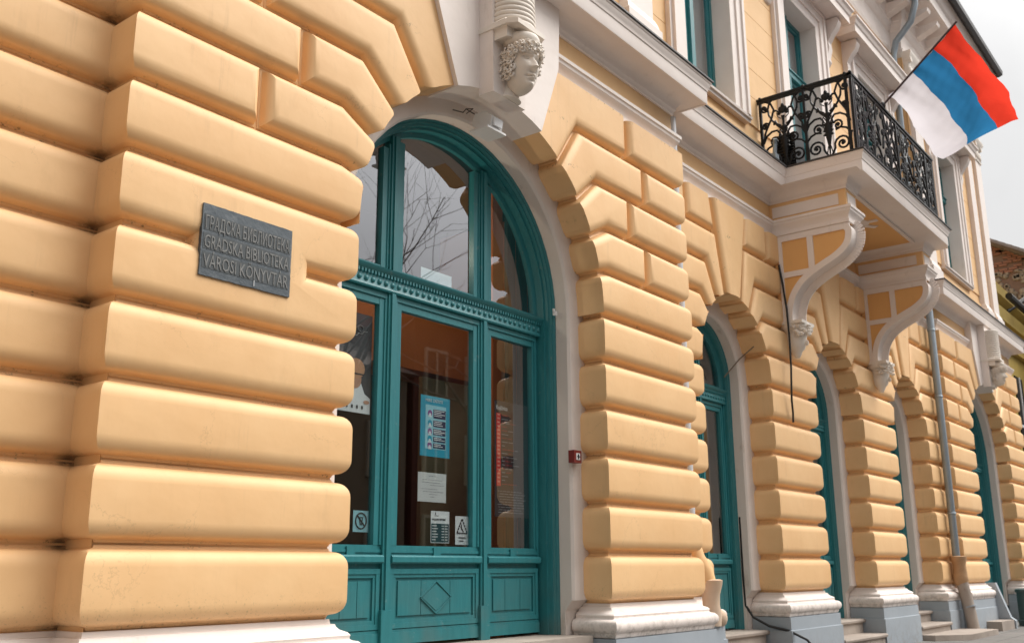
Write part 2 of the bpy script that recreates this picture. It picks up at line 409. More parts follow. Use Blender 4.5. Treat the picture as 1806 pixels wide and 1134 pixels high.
def course(k, left, right, yf, splits=(), top='J', kflag='J'):
    """left/right: ('A', arch) or ('x', x, flag)"""
    z0, z1 = k*H, (k+1)*H
    def rchain(e):          # going up at the right end of the block
        if e[0] == 'x': return [(e[1], z0), (e[1], z1)], [e[2]]
        p, f = e[1].chain(k, -1); return p, [kflag if q == 'K' else q for q in f]
    def lchain(e):          # going down at the left end
        if e[0] == 'x': return [(e[1], z1), (e[1], z0)], [e[2]]
        p, f = e[1].chain(k, 1); f = [kflag if q == 'K' else q for q in f]; return p[::-1], f[::-1]
    ends = [left]+[('x', x, 'J') for x in splits]+[right]
    for a, b in zip(ends[:-1], ends[1:]):
        lp, lf = lchain(a); rp, rf = rchain(b)
        stone(lp+rp, lf+['J']+rf+[top], yf)

YF0, YF1, YF2, YFA = -.09, .232, .054, .16      # block faces
A1 = Arch(5.84, 1.505, 2.53, YF0, .20, {6: 14, 7: 26.6, 8: 40.1, 9: 54.7}, 69.5)
A5 = Arch(22.46, 1.505, 2.53, YF2, .34, {6: 14, 7: 26.6, 8: 40.1, 9: 54.7}, 69.5)
AS = [Arch(c, .93, 2.55, YF1, .57, {6: 22, 7: 43.6, 8: 61}, 77) for c in (10.80, 14.15, 17.52)]

# left recessed bay
wa, fa = rect(-1.2, 2.72, 0, H, 'J', 'N'); me = block_mb(wa, fa, YFA).mesh('stone_block', M_YEL)
for k in range(11): obj('stone_block', me, None, BLD, loc=(0,0,k*H))
# portal pilaster, plaque block
PL, PR_ = 2.62, 4.335
stone_rows(PL, PR_, .26, .20, YF0, range(4))
e = .0015; zm = 5*H
stone([(PL,4*H),(PR_,4*H),(PR_,zm-e),(3.97,zm-e),(3.97,zm+e),(PR_,zm+e),(PR_,6*H),(PL,6*H),(PL,zm+e),(3.08,zm+e),(3.08,zm-e),(PL,zm-e)],
      ['J',.20,'J','J','J',.20,'J',.26,'J','J','J',.26], YF0)
for k, sp in zip(range(6, 11), ((), (3.52,), (3.83,), (3.52,), (3.83,))):
    course(k, ('x', PL, .26), ('A', A1), YF0, sp, top='N' if k == 10 else 'J', kflag='N')
# pier two
stone_rows(7.345, 9.03, .20, .33, YF0, range(6))
for k, sp in zip(range(6, 11), ((), (8.18,), (7.885,), (8.18,), (7.885,))):
    course(k, ('A', A1), ('x', 9.03 if k < 7 else 9.0, .33), YF0, sp, top='N' if k == 10 else 'J', kflag='N')
# middle bays
stone_rows(8.9, AS[0].cx-.93, 'N', .57, YF1, range(6))
stone_rows(AS[0].cx+.93, AS[1].cx-.93, .57, .57, YF1, range(6))
stone_rows(AS[1].cx+.93, AS[2].cx-.93, .57, .57, YF1, range(6))
stone_rows(AS[2].cx+.93, 19.2, .57, .40, YF1, range(6))
for k in range(6, 11):
    tp = 'N' if k == 10 else 'J'
    course(k, ('x', 8.9, 'N'), ('A', AS[0]), YF1, (9.68,) if k == 10 else (), top=tp)
    course(k, ('A', AS[0]), ('A', AS[1]), YF1, (11.92, 13.0) if k == 10 else (), top=tp)
    course(k, ('A', AS[1]), ('A', AS[2]), YF1, (15.3, 16.38) if k == 10 else (), top=tp)
    course(k, ('A', AS[2]), ('x', 19.2, .40), YF1, (18.64,) if k == 10 else (), top=tp)
for a in AS:      # narrow yellow keystones
    ka = 90-a.key; pts = [a.pt(a.key+2*ka*i/6, 1) for i in range(7)]
    t = lambda s_: (a.cx+s_*(11*H-a.sp)/math.tan(R(a.key)), 11*H)
    poly = [t(-1)]+pts[::-1]+[t(1)]
    stone(poly, ['J']+[a.yb]*6+['J', 'N'], YF1-.015)
# right portal
stone_rows(19.26, 20.955, .34, .34, YF2, range(6))
stone_rows(23.965, 25.69, .34, .6, YF2, range(6))
for k, sp in zip(range(6, 11), ((), (20.12,), (20.42,), (20.12,), (20.42,))):
    course(k, ('x', 19.26, .34), ('A', A5), YF2, sp, top='N' if k == 10 else 'J', kflag='N')
for k, sp in zip(range(6, 11), ((), (24.8,), (24.5,), (24.8,), (24.5,))):
    course(k, ('A', A5), ('x', 25.69, .6), YF2, sp, top='N' if k == 10 else 'J', kflag='N')

# backing walls with arched openings (bottom of the joints)
def wall_arch(x0, x1, z0, z1, cx, r, sp, yf, yb, ends=(None, None)):
    mb = MB(); n = 32
    mb.add([(x0,yf,z0),(cx-r,yf,z0),(cx-r,yf,sp),(x0,yf,sp)], [(0,1,2,3)])
    mb.add([(cx+r,yf,z0),(x1,yf,z0),(x1,yf,sp),(cx+r,yf,sp)], [(0,1,2,3)])
    mb.add([(x0,yf,sp),(cx-r,yf,sp),(cx-r,yf,z1),(x0,yf,z1)], [(0,1,2,3)])
    mb.add([(cx+r,yf,sp),(x1,yf,sp),(x1,yf,z1),(cx+r,yf,z1)], [(0,1,2,3)])
    pts = [(cx-r*cos(pi*i/n), sp+r*sin(pi*i/n)) for i in range(n+1)]
    for a, b in zip(pts[:-1], pts[1:]):
        mb.add([(a[0],yf,a[1]),(b[0],yf,b[1]),(b[0],yf,z1),(a[0],yf,z1)], [(0,1,2,3)])
    full = [(cx-r,z0)]+pts+[(cx+r,z0)]
    for a, b in zip(full[:-1], full[1:]):
        mb.add([(a[0],yf,a[1]),(b[0],yf,b[1]),(b[0],yb,b[1]),(a[0],yb,a[1])], [(0,1,2,3)])
    if ends[0]: mb.add([(x0,yf,z0),(x0,ends[0],z0),(x0,ends[0],z1),(x0,yf,z1)], [(0,1,2,3)])
    if ends[1]: mb.add([(x1,yf,z0),(x1,ends[1],z0),(x1,ends[1],z1),(x1,yf,z1)], [(0,1,2,3)])
    return mb
ZT = 5.3
bpart('wall', wall_arch(2.70, 8.955, 0, ZT, 5.845, 1.6, 2.53, 0.003, .25, (.26,.33)), M_YFL)
bpart('wall', wall_arch(8.9, 12.46, 0, ZT, 10.8, 1.02, 2.55, .325, .62), M_YFL)
bpart('wall', wall_arch(12.46, 15.84, 0, ZT, 14.15, 1.02, 2.55, .325, .62), M_YFL)
bpart('wall', wall_arch(15.84, 19.4, 0, ZT, 17.52, 1.02, 2.55, .325, .62), M_YFL)
bpart('wall', wall_arch(19.35, 25.6, 0, ZT, 22.46, 1.6, 2.53, .147, .40, (.33,3)), M_YFL)
mb = MB(); mb.add([(-1.2,.253,0),(2.75,.253,0),(2.75,.253,ZT),(-1.2,.253,ZT)], [(0,1,2,3)]); bpart('wall', mb, M_YFL)

# plaster architraves inside the openings (ring)
def architrave(cx, r_in, r_out, sp, y0, y1, zb, zstop):
    mb = MB()
    prof = [(r_out,y0+.004),(r_in+.05,y0),(r_in+.018,y0+.008),(r_in,y0+.03),(r_in,y1),(r_out,y1)]
    mb.archsweep(cx, sp, zstop, prof)
    # plain reveal down to the threshold with a chamfer stop
    for sd in (-1, 1):
        x = cx+sd*r_in; xo = cx+sd*r_out
        mb.box(min(x, xo), max(x, xo), y0+.10, y1, zb, zstop)
        mb.prism([(y0+.03, zstop), (y0+.10, zstop-.09), (y0+.10, zstop)], 'x', min(x, xo), max(x, xo))
    bpart('architrave', mb, M_WH2)
architrave(5.84, 1.36, 1.62, 2.53, .195, .55, -.3, .03)
for a in AS: architrave(a.cx, .74, 1.05, 2.55, .565, .95, -.5, .03)
architrave(22.46, 1.36, 1.62, 2.53, .335, .70, -.5, .03)

# base mouldings and grey plinth
BP = [(-.2,-.275),(.125,-.275),(.135,-.262),(.14,-.235),(.155,-.225),(.168,-.20),(.17,-.175),(.162,-.15),(.14,-.130),(.115,-.125),(.105,-.118),
      (.104,-.105),(.108,-.095),(.095,-.078),(.06,-.062),(.045,-.045),(.04,-.03),(.02,-.028),(.015,0.0),(-.2,.0)]
GP = [(-.2,-.95),(.165,-.95),(.165,-.43),(.150,-.425),(.148,-.28),(-.2,-.28)]
def base(path):
    mb = MB(); mb.sweep(path, BP); bpart('base_moulding', mb, M_WHI)
    mb = MB(); mb.sweep(path, GP); bpart('plinth', mb, M_GRY)
base([(-1.2,.25),(2.70,.25),(2.70,0),(4.25,0),(4.25,.28)])
base([(7.44,.28),(7.44,0),(8.955,0),(8.955,.322),(9.79,.322),(9.79,.66)])
base([(11.81,.66),(11.81,.322),(13.14,.322),(13.14,.66)])
base([(15.16,.66),(15.16,.322),(16.51,.322),(16.51,.66)])
base([(18.53,.66),(18.53,.322),(19.22,.322),(19.22,.5)])
base([(19.36,.5),(19.36,.144),(20.86,.144),(20.86,.42)])
base([(24.07,.42),(24.07,.144),(25.6,.144),(25.6,.8)])

# string moulding, bed moulding, cornice
SM = [(-.1,4.623),(.02,4.623),(.022,4.665),(.012,4.67),(.014,4.695),(.035,4.735),(.06,4.765),(.066,4.795),(.078,4.80),(.078,4.835),(.01,4.86),(-.1,4.86)]
BM = [(-.1,5.085),(.020,5.085),(.024,5.105),(.012,5.110),(.030,5.128),(.042,5.140),(.044,5.150),(.050,5.175),(.070,5.203),(.105,5.224),(.16,5.237),(.25,5.2425),(-.1,5.2425)]
CO = [(-.3,5.245),(.27,5.245),(.275,5.235),(.296,5.235),(.30,5.245),(.30,5.385),(.310,5.39),(.312,5.405),(.318,5.43),(.333,5.455),(.336,5.475),(.345,5.48),(.345,5.50),(-.3,5.50)]
FL = [(-.3,5.503),(.362,5.503),(.362,5.522),(-.3,5.55)]
pA = [(-1.2,.25),(2.70,.25),(2.70,0),(8.955,0),(8.955,.322)]
CB = .73
pM = [(8.955,.322),(12.265,.322),(12.265,-CB),(12.655,-CB),(12.655,.322),(15.645,.322),(15.645,-CB),(16.035,-CB),(16.035,.322),(19.35,.322)]
pC = [(19.35,.322),(19.35,.144),(25.6,.144),(25.6,1.6)]
wholeS = pA[:-1]+pM+pC[1:]
for prof, nm in ((SM, 'string_moulding'), (BM, 'bed_moulding')):
    mb = MB(); mb.sweep(wholeS, prof); bpart(nm, mb, M_WHI, smooth=25)
wholeC = pA+[(12.46,.322),(12.46,-.71),(15.84,-.71),(15.84,.322)]+pC
mb = MB(); mb.sweep(wholeC, CO); bpart('cornice', mb, M_WHI, smooth=25)
mb = MB(); mb.sweep(wholeC, FL); bpart('metal_flashing', mb, M_FLASH)
# low parapet kerb behind flashing and roof of the ledge
mb = MB(); mb.box(-1.2, 25.5, .3, 2.5, 5.45, 5.53); bpart('ledge', mb, M_WHI)

# keystone with carved head over each portal
def keystone(cx, yo, zoff=0):
    mb = MB(); zb = 3.93+.0; yw = yo
    def arcz(dx): return 2.53+math.sqrt(1.49**2-(dx)**2)
    n = 8; xl, xr = -.56, .53
    pts = [(cx+.05+xl+(xr-xl)*i/n-.05, arcz(xl+(xr-xl)*i/n)) for i in range(n+1)]
    top = 5.235
    poly = pts+[(cx+xr+.27, 4.62), (cx+xr+.30, top), (cx+xl-.30, top), (cx+xl-.27, 4.62)]
    mb.prism(poly, 'y', yw-.13, yw+.30)
    ks = bpart('keystone', mb, M_WHI, smooth=20)
    bx = cx-.095; a, b = bx-.205, bx+.205
    m2 = MB(); m2.prism([(a, 3.925),(b, 3.915),(b+.04,top),(a-.02,top)], 'y', yw-.27, yw-.12)
    obj('central_panel', m2, M_WHI, ks, smooth=20)
    return ks, bx
def head_mb():
    """woman's head, face towards -Y, chin at the origin level; about .42 high"""
    mb = MB(); n, m = 110, 100; vs = []; Hh = .40
    def g(x, s_): return math.exp(-x*x/(2*s_*s_))
    for i in range(m+1):
        v = i/m; tt = .5-.5*cos(pi*v); tt = .5*tt+.5*v; z = -.03+tt*(Hh+.04)
        w_ = .128*(max(0, 1-(abs(tt-.62)/.62)**2.3))**.5 if tt < .62 else .128*(max(0, 1-((tt-.62)/.38)**2.4))**.5
        dF = .140*(max(0, 1-(abs(tt-.55)/.555)**3.6))**.5 if tt < .55 else .140*(max(0, 1-((tt-.55)/.45)**2.6))**.5
        for j in range(n):
            a0 = 2*pi*j/n; a = a0-.55*sin(a0)      # denser at the front
            x = w_*sin(a); y = -dF*cos(a)
            if y > 0: y *= 1.15
            else:
                f = min(1, -y/.05)
                zn = z-.150
                nose = (.056*g(x, .0135+.006*g(zn, .02))*max(0, 1-zn/.115)) if zn >= 0 else .056*g(x, .019)*max(0, 1+zn/.022)
                dy = -nose-.016*g(z-.262, .011)*g(x, .06)
                for sx in (-.048, .048):
                    q = 1 if sx > 0 else -1
                    dy += .034*g(x-sx, .024)*g(z-.236, .017)
                    dy -= .024*g(x-sx, .017)*g(z-.232, .0085)
                    dy += .010*g(x-sx, .018)*g(z-.2385, .0022)+.008*g(x-sx, .018)*g(z-.2225, .0022)
                    dy -= .014*g(x-sx*1.1, .028)*g(z-.165, .03)
                    dy -= .010*g(x-q*.017, .008)*g(z-.148, .009)
                    dy += .010*g(x-q*.04, .010)*g(z-.085, .012)
                dy -= .024*g(x, .024)*g(z-.094, .0065)+.024*g(x, .021)*g(z-.070, .0085)
                dy += .022*g(x, .030)*g(z-.083, .0030)+.014*g(x, .022)*g(z-.050, .009)+.012*g(x, .02)*g(z-.118, .008)
                dy -= .026*g(x, .030)*g(z-.020, .022)
                y += dy*f
            vs.append((x, y, z))
    fs = []
    for i in range(m):
        for j in range(n): fs.append((i*n+j, i*n+(j+1) % n, (i+1)*n+(j+1) % n, (i+1)*n+j))
    fs += [tuple(range(n))[::-1], tuple(range(m*n, (m+1)*n))]
    mb.add(vs, fs)
    return mb
def xform(mb, c, rz=0, rx=0, s=1):
    M = Matrix.Translation(c) @ Matrix.Rotation(rz, 4, 'Z') @ Matrix.Rotation(rx, 4, 'X') @ Matrix.Scale(s, 4)
    mb.v = [tuple(M @ Vector(p)) for p in mb.v]; return mb
def carved_bust(ks, bx, yw):
    c = (bx+.02, yw-.37, 3.975); rz = R(-12)
    obj('carved_head', xform(head_mb(), c, rz, R(3)), M_STAT, ks, smooth=70)
    nk = MB(); prof = []
    for i in range(15):
        t = i/14; prof.append((.072+.038*(1-t)**2, .004+.14*t))
    nk.lathe([(r_*.97, z_) for r_, z_ in prof], (bx+.015, yw-.262, 3.92), 36, sx=1, sy=.72)
    obj('neck', nk, M_STAT, ks, smooth=70)
    hr = MB(); rnd = random.Random(5)
    def curl(p, s_):
        ph = rnd.uniform(0, 6.28); nrm = Vector((p[0], p[1]-.0, 0)).normalized(); up = Vector((0,0,1)); sd = nrm.cross(up)
        pts = [Vector(p)+nrm*(.004*q)+(sd*cos(ph+q*.9)+up*sin(ph+q*.9))*s_*(1-q*.085) for q in range(10)]
        hr.tube(pts, [s_*.50*(1-.04*q) for q in range(10)], 6)
    for row in range(3):
        nn_ = 15
        for i in range(nn_):
            a = -R(128)+R(256)*(i+.5*(row % 2))/nn_
            zz = .308+row*.024-.036*abs(a)**1.5*(1-.18*row); zz = max(zz, .13)
            curl((.139*sin(a)+rnd.uniform(-.004,.004), -.149*cos(a)*(1 if abs(a) < 1.57 else 1.1), zz+rnd.uniform(-.005,.005)), .024+rnd.uniform(-.003,.004))
    for sd in (-1, 1):
        for i in range(9 if sd < 0 else 5):
            for q in range(3): curl((sd*(.130+.012*sin(i*2.1+q)), -.035+.05*q+.010*cos(i*1.7), .285-.024*i+rnd.uniform(-.006,.006)), .021+rnd.uniform(-.003,.004))
    obj('carved_hair', xform(hr, c, rz, R(3)), M_STAT, ks, smooth=60)
    bd = MB(); bd.lathe([(.128,.0),(.140,.012),(.150,.045),(.150,.070),(.142,.085)], (c[0], c[1]+.005, c[2]+.368), 28, sy=1.08)
    bd.prism([(bx-.20,4.36),(bx-.14,4.38),(bx-.06,4.35),(bx-.02,4.44),(bx-.02,4.52),(bx-.205,4.52),(bx-.225,4.50),(bx-.19,4.44)], 'y', yw-.40, yw-.26)
    obj('headband', bd, M_STAT, ks, smooth=50)
    ab = MB(); ab.prism([(bx-.225,yw-.12),(bx-.225,yw-.42),(bx-.18,yw-.50),(bx+.17,yw-.50),(bx+.22,yw-.42),(bx+.22,yw-.12)], 'z', 4.455, 4.495)
    obj('abacus', ab, M_STAT, ks, smooth=30)
    bk = MB(); prof = []
    z = 4.49; r = .195
    for i in range(15):
        prof += [(r, z+.003), (r+.006, z+.012), (r+.006, z+.028), (r, z+.037), (r-.012, z+.039)]; z += .042; r -= .0012 if i < 6 else -.0005
    bk.lathe(prof, (bx, yw-.30, 0), 32, sy=.95)
    obj('ribbed_basket', bk, M_STAT, ks, smooth=50)
ks, bx = keystone(5.84, 0); carved_bust(ks, bx, 0)
ks, bx = keystone(22.46, .15); carved_bust(ks, bx, .15)

# ------------------------------------------------------------------ doors
def door(cx, Rr, sp, zb, y, mull, ledge, big=False, zt=(2.29, 2.46), gz=.46):
    D = obj('arched_door', MB_arch_frame(cx, Rr, sp, zb, y), M_TEAL, BLD, smooth=30)
    y += .12 if big else .05
    yg = y+.055; Rg = Rr-(.135 if big else .15); Ra = Rr-(.12 if big else .13); SW = .10
    def arch_top(x, r): return sp+math.sqrt(max(0, r*r-(x-cx)**2))
    # posts
    pw = .0425; sw = .118 if big else .10
    edges = [cx-Rg]+mull+[cx+Rg]
    for m_ in mull:
        mb = MB(); zt2 = arch_top(m_, Rr-.10)
        mb.box(m_-pw, m_+pw, y-.0, y+.09, zb+.02, zt2)
        mb.box(m_-pw*.45, m_+pw*.45, y-.014, y+.0, zb+.02, zt2-.01)
        mb.box(m_-pw-.014, m_+pw+.014, y-.016, y+.05, zb+.0, zb+.26)
        obj('post', mb, M_TEAL, D)
    # transom with ledges, dentils and bead row
    mb = MB(); x0, x1 = cx-Rr+.075, cx+Rr-.075
    mb.sweep([(x0, y), (x1, y)], [(-.08,zt[0]),(.015,zt[0]),(.02,zt[0]+.012),(.012,zt[0]+.03),(.012,zt[1]-.045),(.03,zt[1]-.035),(.05,zt[1]-.012),(.055,zt[1]),(.01,zt[1]+.012),(-.08,zt[1]+.02)])
    obj('transom', mb, M_TEAL, D, smooth=25)
    mb = MB(); nb = int((x1-x0)/.068)
    for i in range(nb):
        xx = x0+(i+.5)*(x1-x0)/nb
        mb.ball((xx, y-.012, zt[0]+.060), .023, .016, .023, 8, 4)
    obj('bead_row', mb, M_TEAL, D, smooth=50, kind='stuff')
    mb = MB(); nb = int((x1-x0)/.034)
    for i in range(nb):
        xx = x0+(i+.5)*(x1-x0)/nb; mb.box(xx-.009, xx+.009, y-.030, y-.01, zt[1]-.062, zt[1]-.036)
    obj('dentil_row', mb, M_TEAL, D, kind='stuff')
    # lights
    for i in range(len(edges)-1):
        a = edges[i]+(pw if i > 0 else -.02); b = edges[i+1]-(pw if i < len(edges)-2 else -.02)
        la = a+(sw-pw if i > 0 else 0.02); lb = b-(sw-pw if i < len(edges)-2 else 0.02)
        # sash stiles and rails, upper
        mb = MB(); s0 = y+.022; s1 = y+.075
        if i > 0: mb.box(a, la, s0, s1, zt[1]-.02, arch_top(min(la, cx+Rg-.02) if la > cx else a, Rr-.14)); mb.box(a+.001, a+.02, s0-.008, s0+.003, zt[1]+.002, arch_top(a, Rr-.15))
        if i < len(edges)-2: mb.box(lb, b, s0, s1, zt[1]-.02, arch_top(max(lb, cx-Rg+.02) if lb < cx else b, Rr-.14)); mb.box(b-.02, b-.001, s0-.008, s0+.003, zt[1]+.002, arch_top(b, Rr-.15))
        mb.box(a+.001, b-.001, s0+.002, s1-.002, zt[1]-.018, zt[1]+.045)
        # lower sash
        ztp = zt[0]-.10
        mb.box(a, la if i > 0 else a+.05, s0, s1, gz, zt[0]+.01); mb.box(lb if i < len(edges)-2 else b-.05, b, s0, s1, gz, zt[0]+.01)
        mb.box(a+.001, b-.001, s0+.002, s1-.002, ztp, zt[0]+.008); mb.box(a+.001, b-.001, s0+.002, s1-.002, gz-.071, gz)
        mb.box(a+.003, b-.003, s0-.011, s0+.004, ztp+.055, zt[0]-.003); mb.box(a+.002, a+.024, s0-.009, s0+.004, gz+.002, ztp+.055); mb.box(b-.024, b-.002, s0-.009, s0+.004, gz+.002, ztp+.055)
        obj('sash', mb, M_TEAL, D)
        # small key blocks, ledge
        xm = (a+b)/2; mb = MB()
        mb.box(a+.004, b-.004, s0-.006, s0+.04, gz-.052, gz-.030); mb.box(xm-.04, xm+.04, s0-.014, s0+.05, gz-.073, gz-.012)
        mb.sweep([(a, y), (b, y)], [(-.06,gz-.128),(.004,gz-.128),(.018,gz-.118),(.018,gz-.082),(.005,gz-.07),(-.06,gz-.07)])
        obj('ledge', mb, M_TEAL, D)
        # panel
        z0 = zb+.13; z1 = gz-.165; mb = MB()
        mb.box(a+.002, b-.002, y+.032, y+.08, zb+.02, gz-.12)
        mb.box(a+.003, b-.003, y+.006, y+.034, zb+.022, z0-.025); mb.box(a+.004, b-.004, y+.014, y+.034, z0-.026, z0-.006)
        fw = .036
        for q, yy in ((0, y+.010), (.026, y+.018)):
            X0, X1, Z0, Z1 = a+.01+q, b-.01-q, z0+q, z1-q
            mb.box(X0, X1, yy, y+.036, Z1-fw, Z1); mb.box(X0, X1, yy, y+.036, Z0, Z0+fw)
            mb.box(X0+.001, X0+fw, yy+.0015, y+.036, Z0+fw-.001, Z1-fw+.001); mb.box(X1-fw, X1-.001, yy+.0015, y+.036, Z0+fw-.001, Z1-fw+.001)
        xi0, xi1, zi0, zi1 = a+.10, b-.10, z0+.085, z1-.085
        if xi1-xi0 > .1:
            third = (xi1-xi0)*.30
            for u0, u1 in ((xi0, xi0+third-.003), (xi0+third+.003, xi1-third-.003), (xi1-third+.003, xi1)):
                mb.box(u0, u1, y+.021, y+.034, zi0, zi1)
            if big and i == 1:
                uc = (xi0+xi1)/2; hw = (xi1-xi0)*.21; zc = (zi0+zi1)/2; hz = (zi1-zi0)/2-.005
                for p, q in (((uc,zc+hz),(uc+hw,zc)), ((uc+hw,zc),(uc,zc-hz)), ((uc,zc-hz),(uc-hw,zc)), ((uc-hw,zc),(uc,zc+hz))):
                    mb.bar((p[0], y+.016, p[1]), (q[0], y+.016, q[1]), .010, .008)
                mb.prism([(uc,zc+hz-.02),(uc-hw+.018,zc),(uc,zc-hz+.02),(uc+hw-.018,zc)], 'y', y+.016, y+.024)
        obj('door_panel', mb, M_TEAL, D)
    # curved sash and glass
    mb = MB(); mb.archsweep(cx, sp, zt[1], [(Ra+.10,y+.022),(Ra+.07,y+.012),(Ra+.035,y+.022),(Ra,y+.034),(Ra,y+.075),(Ra+.10,y+.075)])
    obj('curved_sash', mb, M_TEAL, D, smooth=30)
    for sd in (-1, 1):
        mb = MB(); xa, xb = sorted((cx+sd*Rg, cx+sd*(Rg+SW))); mb.box(xa, xb, y+.0255, y+.072, gz-.075, zt[0]+.006)
        xa, xb = sorted((cx+sd*(Rg+.06), cx+sd*(Rg+.09))); mb.box(xa, xb, y+.014, y+.03, gz-.07, zt[0])
        xa, xb = sorted((cx+sd*(Rg+.01), cx+sd*(Rg+.025))); mb.box(xa, xb, y+.019, y+.03, gz-.07, zt[0])
        obj('side_sash', mb, M_TEAL, D)
    # one pane per light
    E2 = [cx-Rg-.03]+mull+[cx+Rg+.03]; E3 = [cx-Ra-.03]+mull+[cx+Ra+.03]
    for i in range(len(E2)-1):
        x0_, x1_ = E2[i]+.02, E2[i+1]-.02
        mb = MB(); n = 10
        u0_, u1_ = x0_, x1_; x0_, x1_ = E3[i]+.02, E3[i+1]-.02
        top = [(x1_+(x0_-x1_)*q/n, arch_top(x1_+(x0_-x1_)*q/n, Ra+.035)) for q in range(n+1)]
        top = [(p[0], max(p[1], zt[1])) for p in top]
        mb.prism([(x0_, zt[1]-.01), (x1_, zt[1]-.01)]+top, 'y', yg, yg+.006)
        obj('glass_pane', mb, M_GLASS, D, smooth=0)
        x0_, x1_ = u0_, u1_
        mb = MB(); mb.box(x0_, x1_, yg, yg+.006, gz-.02, zt[0]); obj('glass_pane', mb, M_GLASS, D, smooth=0)
    return D
def MB_arch_frame(cx, Rr, sp, zb, y):
    mb = MB(); b = .10
    mb.archsweep(cx, sp, zb, [(Rr+.02,y-.01),(Rr-.012,y-.012),(Rr-.022,y+.006),(Rr-.034,y+.004),(Rr-.044,y+.030),(Rr-.058,y+.030),(Rr-.062,y+.065),(Rr-.080,y+.065),(Rr-.084,y+.17),(Rr+.02,y+.17)])
    return mb
door(5.84, 1.36, 2.54, -.25, .355, [5.235, 6.335], None, big=True, zt=(2.335, 2.50))
for a in AS: door(a.cx, .745, 2.55, -.42, .72, [a.cx], None)
door(22.46, 1.36, 2.53, -.42, .50, [21.85, 22.95], None, big=True)
# thresholds and dark outlines (shadow gap) are real gaps; stone sill of the first door
mb = MB(); mb.box(4.45, 7.25, .05, .60, -.34, -.252); bpart('threshold', mb, M_STONE)
mb = MB(); mb.box(4.45, 7.25, .30, .60, -.8, -.34); bpart('door_base', mb, M_TEAL)

# ------------------------------------------------------------------ interior seen through the glass
IN = MB()
IN.box(2.9, 9.0, 3.4, 3.5, -.4, 4.4); bpart('interior_wall', IN, M_DKW)
mb = MB(); mb.box(2.9, 9.0, .62, 3.4, -.45, -.40); bpart('interior_floor', mb, M_DKW)
mb = MB(); mb.box(2.9, 3.0, .62, 3.4, -.4, 4.4); mb.box(9.0, 9.1, .62, 3.4, -.4, 4.4); bpart('interior_wall', mb, M_ORW)
mb = MB(); mb.box(2.9, 9.1, .62, 3.5, 4.4, 4.45); bpart('interior_ceiling', mb, M_DKW)
mb = MB(); mb.box(5.0, 8.6, 1.15, 1.6, 1.98, 2.75); bpart('interior_bulkhead', mb, M_ORW)
mb = MB(); mb.box(7.0, 7.15, .92, .95, -.4, 4.2); bpart('interior_column', mb, M_ORW)
mb = MB(); mb.box(6.16, 6.80, 1.02, 1.06, -.4, 1.90); bpart('inner_door', mb, M_WOOD)  # wooden inner door, an olive brown panel behind the middle pane
mb = MB()
for i in range(6): mb.box(7.14+i*.09, 7.20+i*.09, .85+.02*(i % 2), .89+.02*(i % 2), -.4, 3.6)
bpart('curtain', mb, M_DTEAL)
mb = MB()
for x0, x1 in ((9.2, 12.3), (12.6, 15.6), (15.9, 19.2), (19.6, 25.4)): mb.box(x0, x1, 2.6, 2.7, -.5, 4.4)
for x in (9.3, 12.45, 15.8, 19.4): mb.box(x-.05, x+.05, 1.1, 2.7, -.5, 4.4)
mb.box(9.2, 25.4, 1.1, 2.7, -.55, -.5); mb.box(9.2, 25.4, 1.1, 2.7, 4.4, 4.45)
bpart('interior_wall', mb, simple('grey green interior', (.10,.13,.12), .8, 0, .2, 3))

# ------------------------------------------------------------------ balcony
bal = MB(); bal.box(12.46, 15.84, -.70, .45, 5.25, 5.49); bal = bpart('balcony_slab', bal, M_WHI)
mb = MB(); mb.box(12.72, 15.58, -.62, .32, 5.225, 5.249); obj('soffit_panel', mb, M_ORG, bal)
mb = MB()
for p in (((12.70,-.66),(15.60,-.66)),): pass
mb.sweep([(12.68,.3),(12.68,-.66),(15.62,-.66),(15.62,.3)], [(0,5.249),(-.06,5.249),(-.06,5.215),(-.03,5.20),(0,5.21)])
obj('soffit_moulding', mb, M_WHI, bal)
mb = MB(); rc = (14.15, -.16)
mb.lathe([(.02,-.05),(.07,-.045),(.10,-.02),(.16,-.022),(.20,-.008),(.24,-.012),(.25,0)], (rc[0], rc[1], 5.226), 24)
for i in range(8):
    a = 2*pi*i/8; mb.bar((rc[0]+.22*cos(a), rc[1]+.22*sin(a), 5.222), (rc[0]+.42*cos(a), rc[1]+.42*sin(a)*.9, 5.222), .09, .02)
obj('rosette', mb, M_WHI, bal, smooth=40)

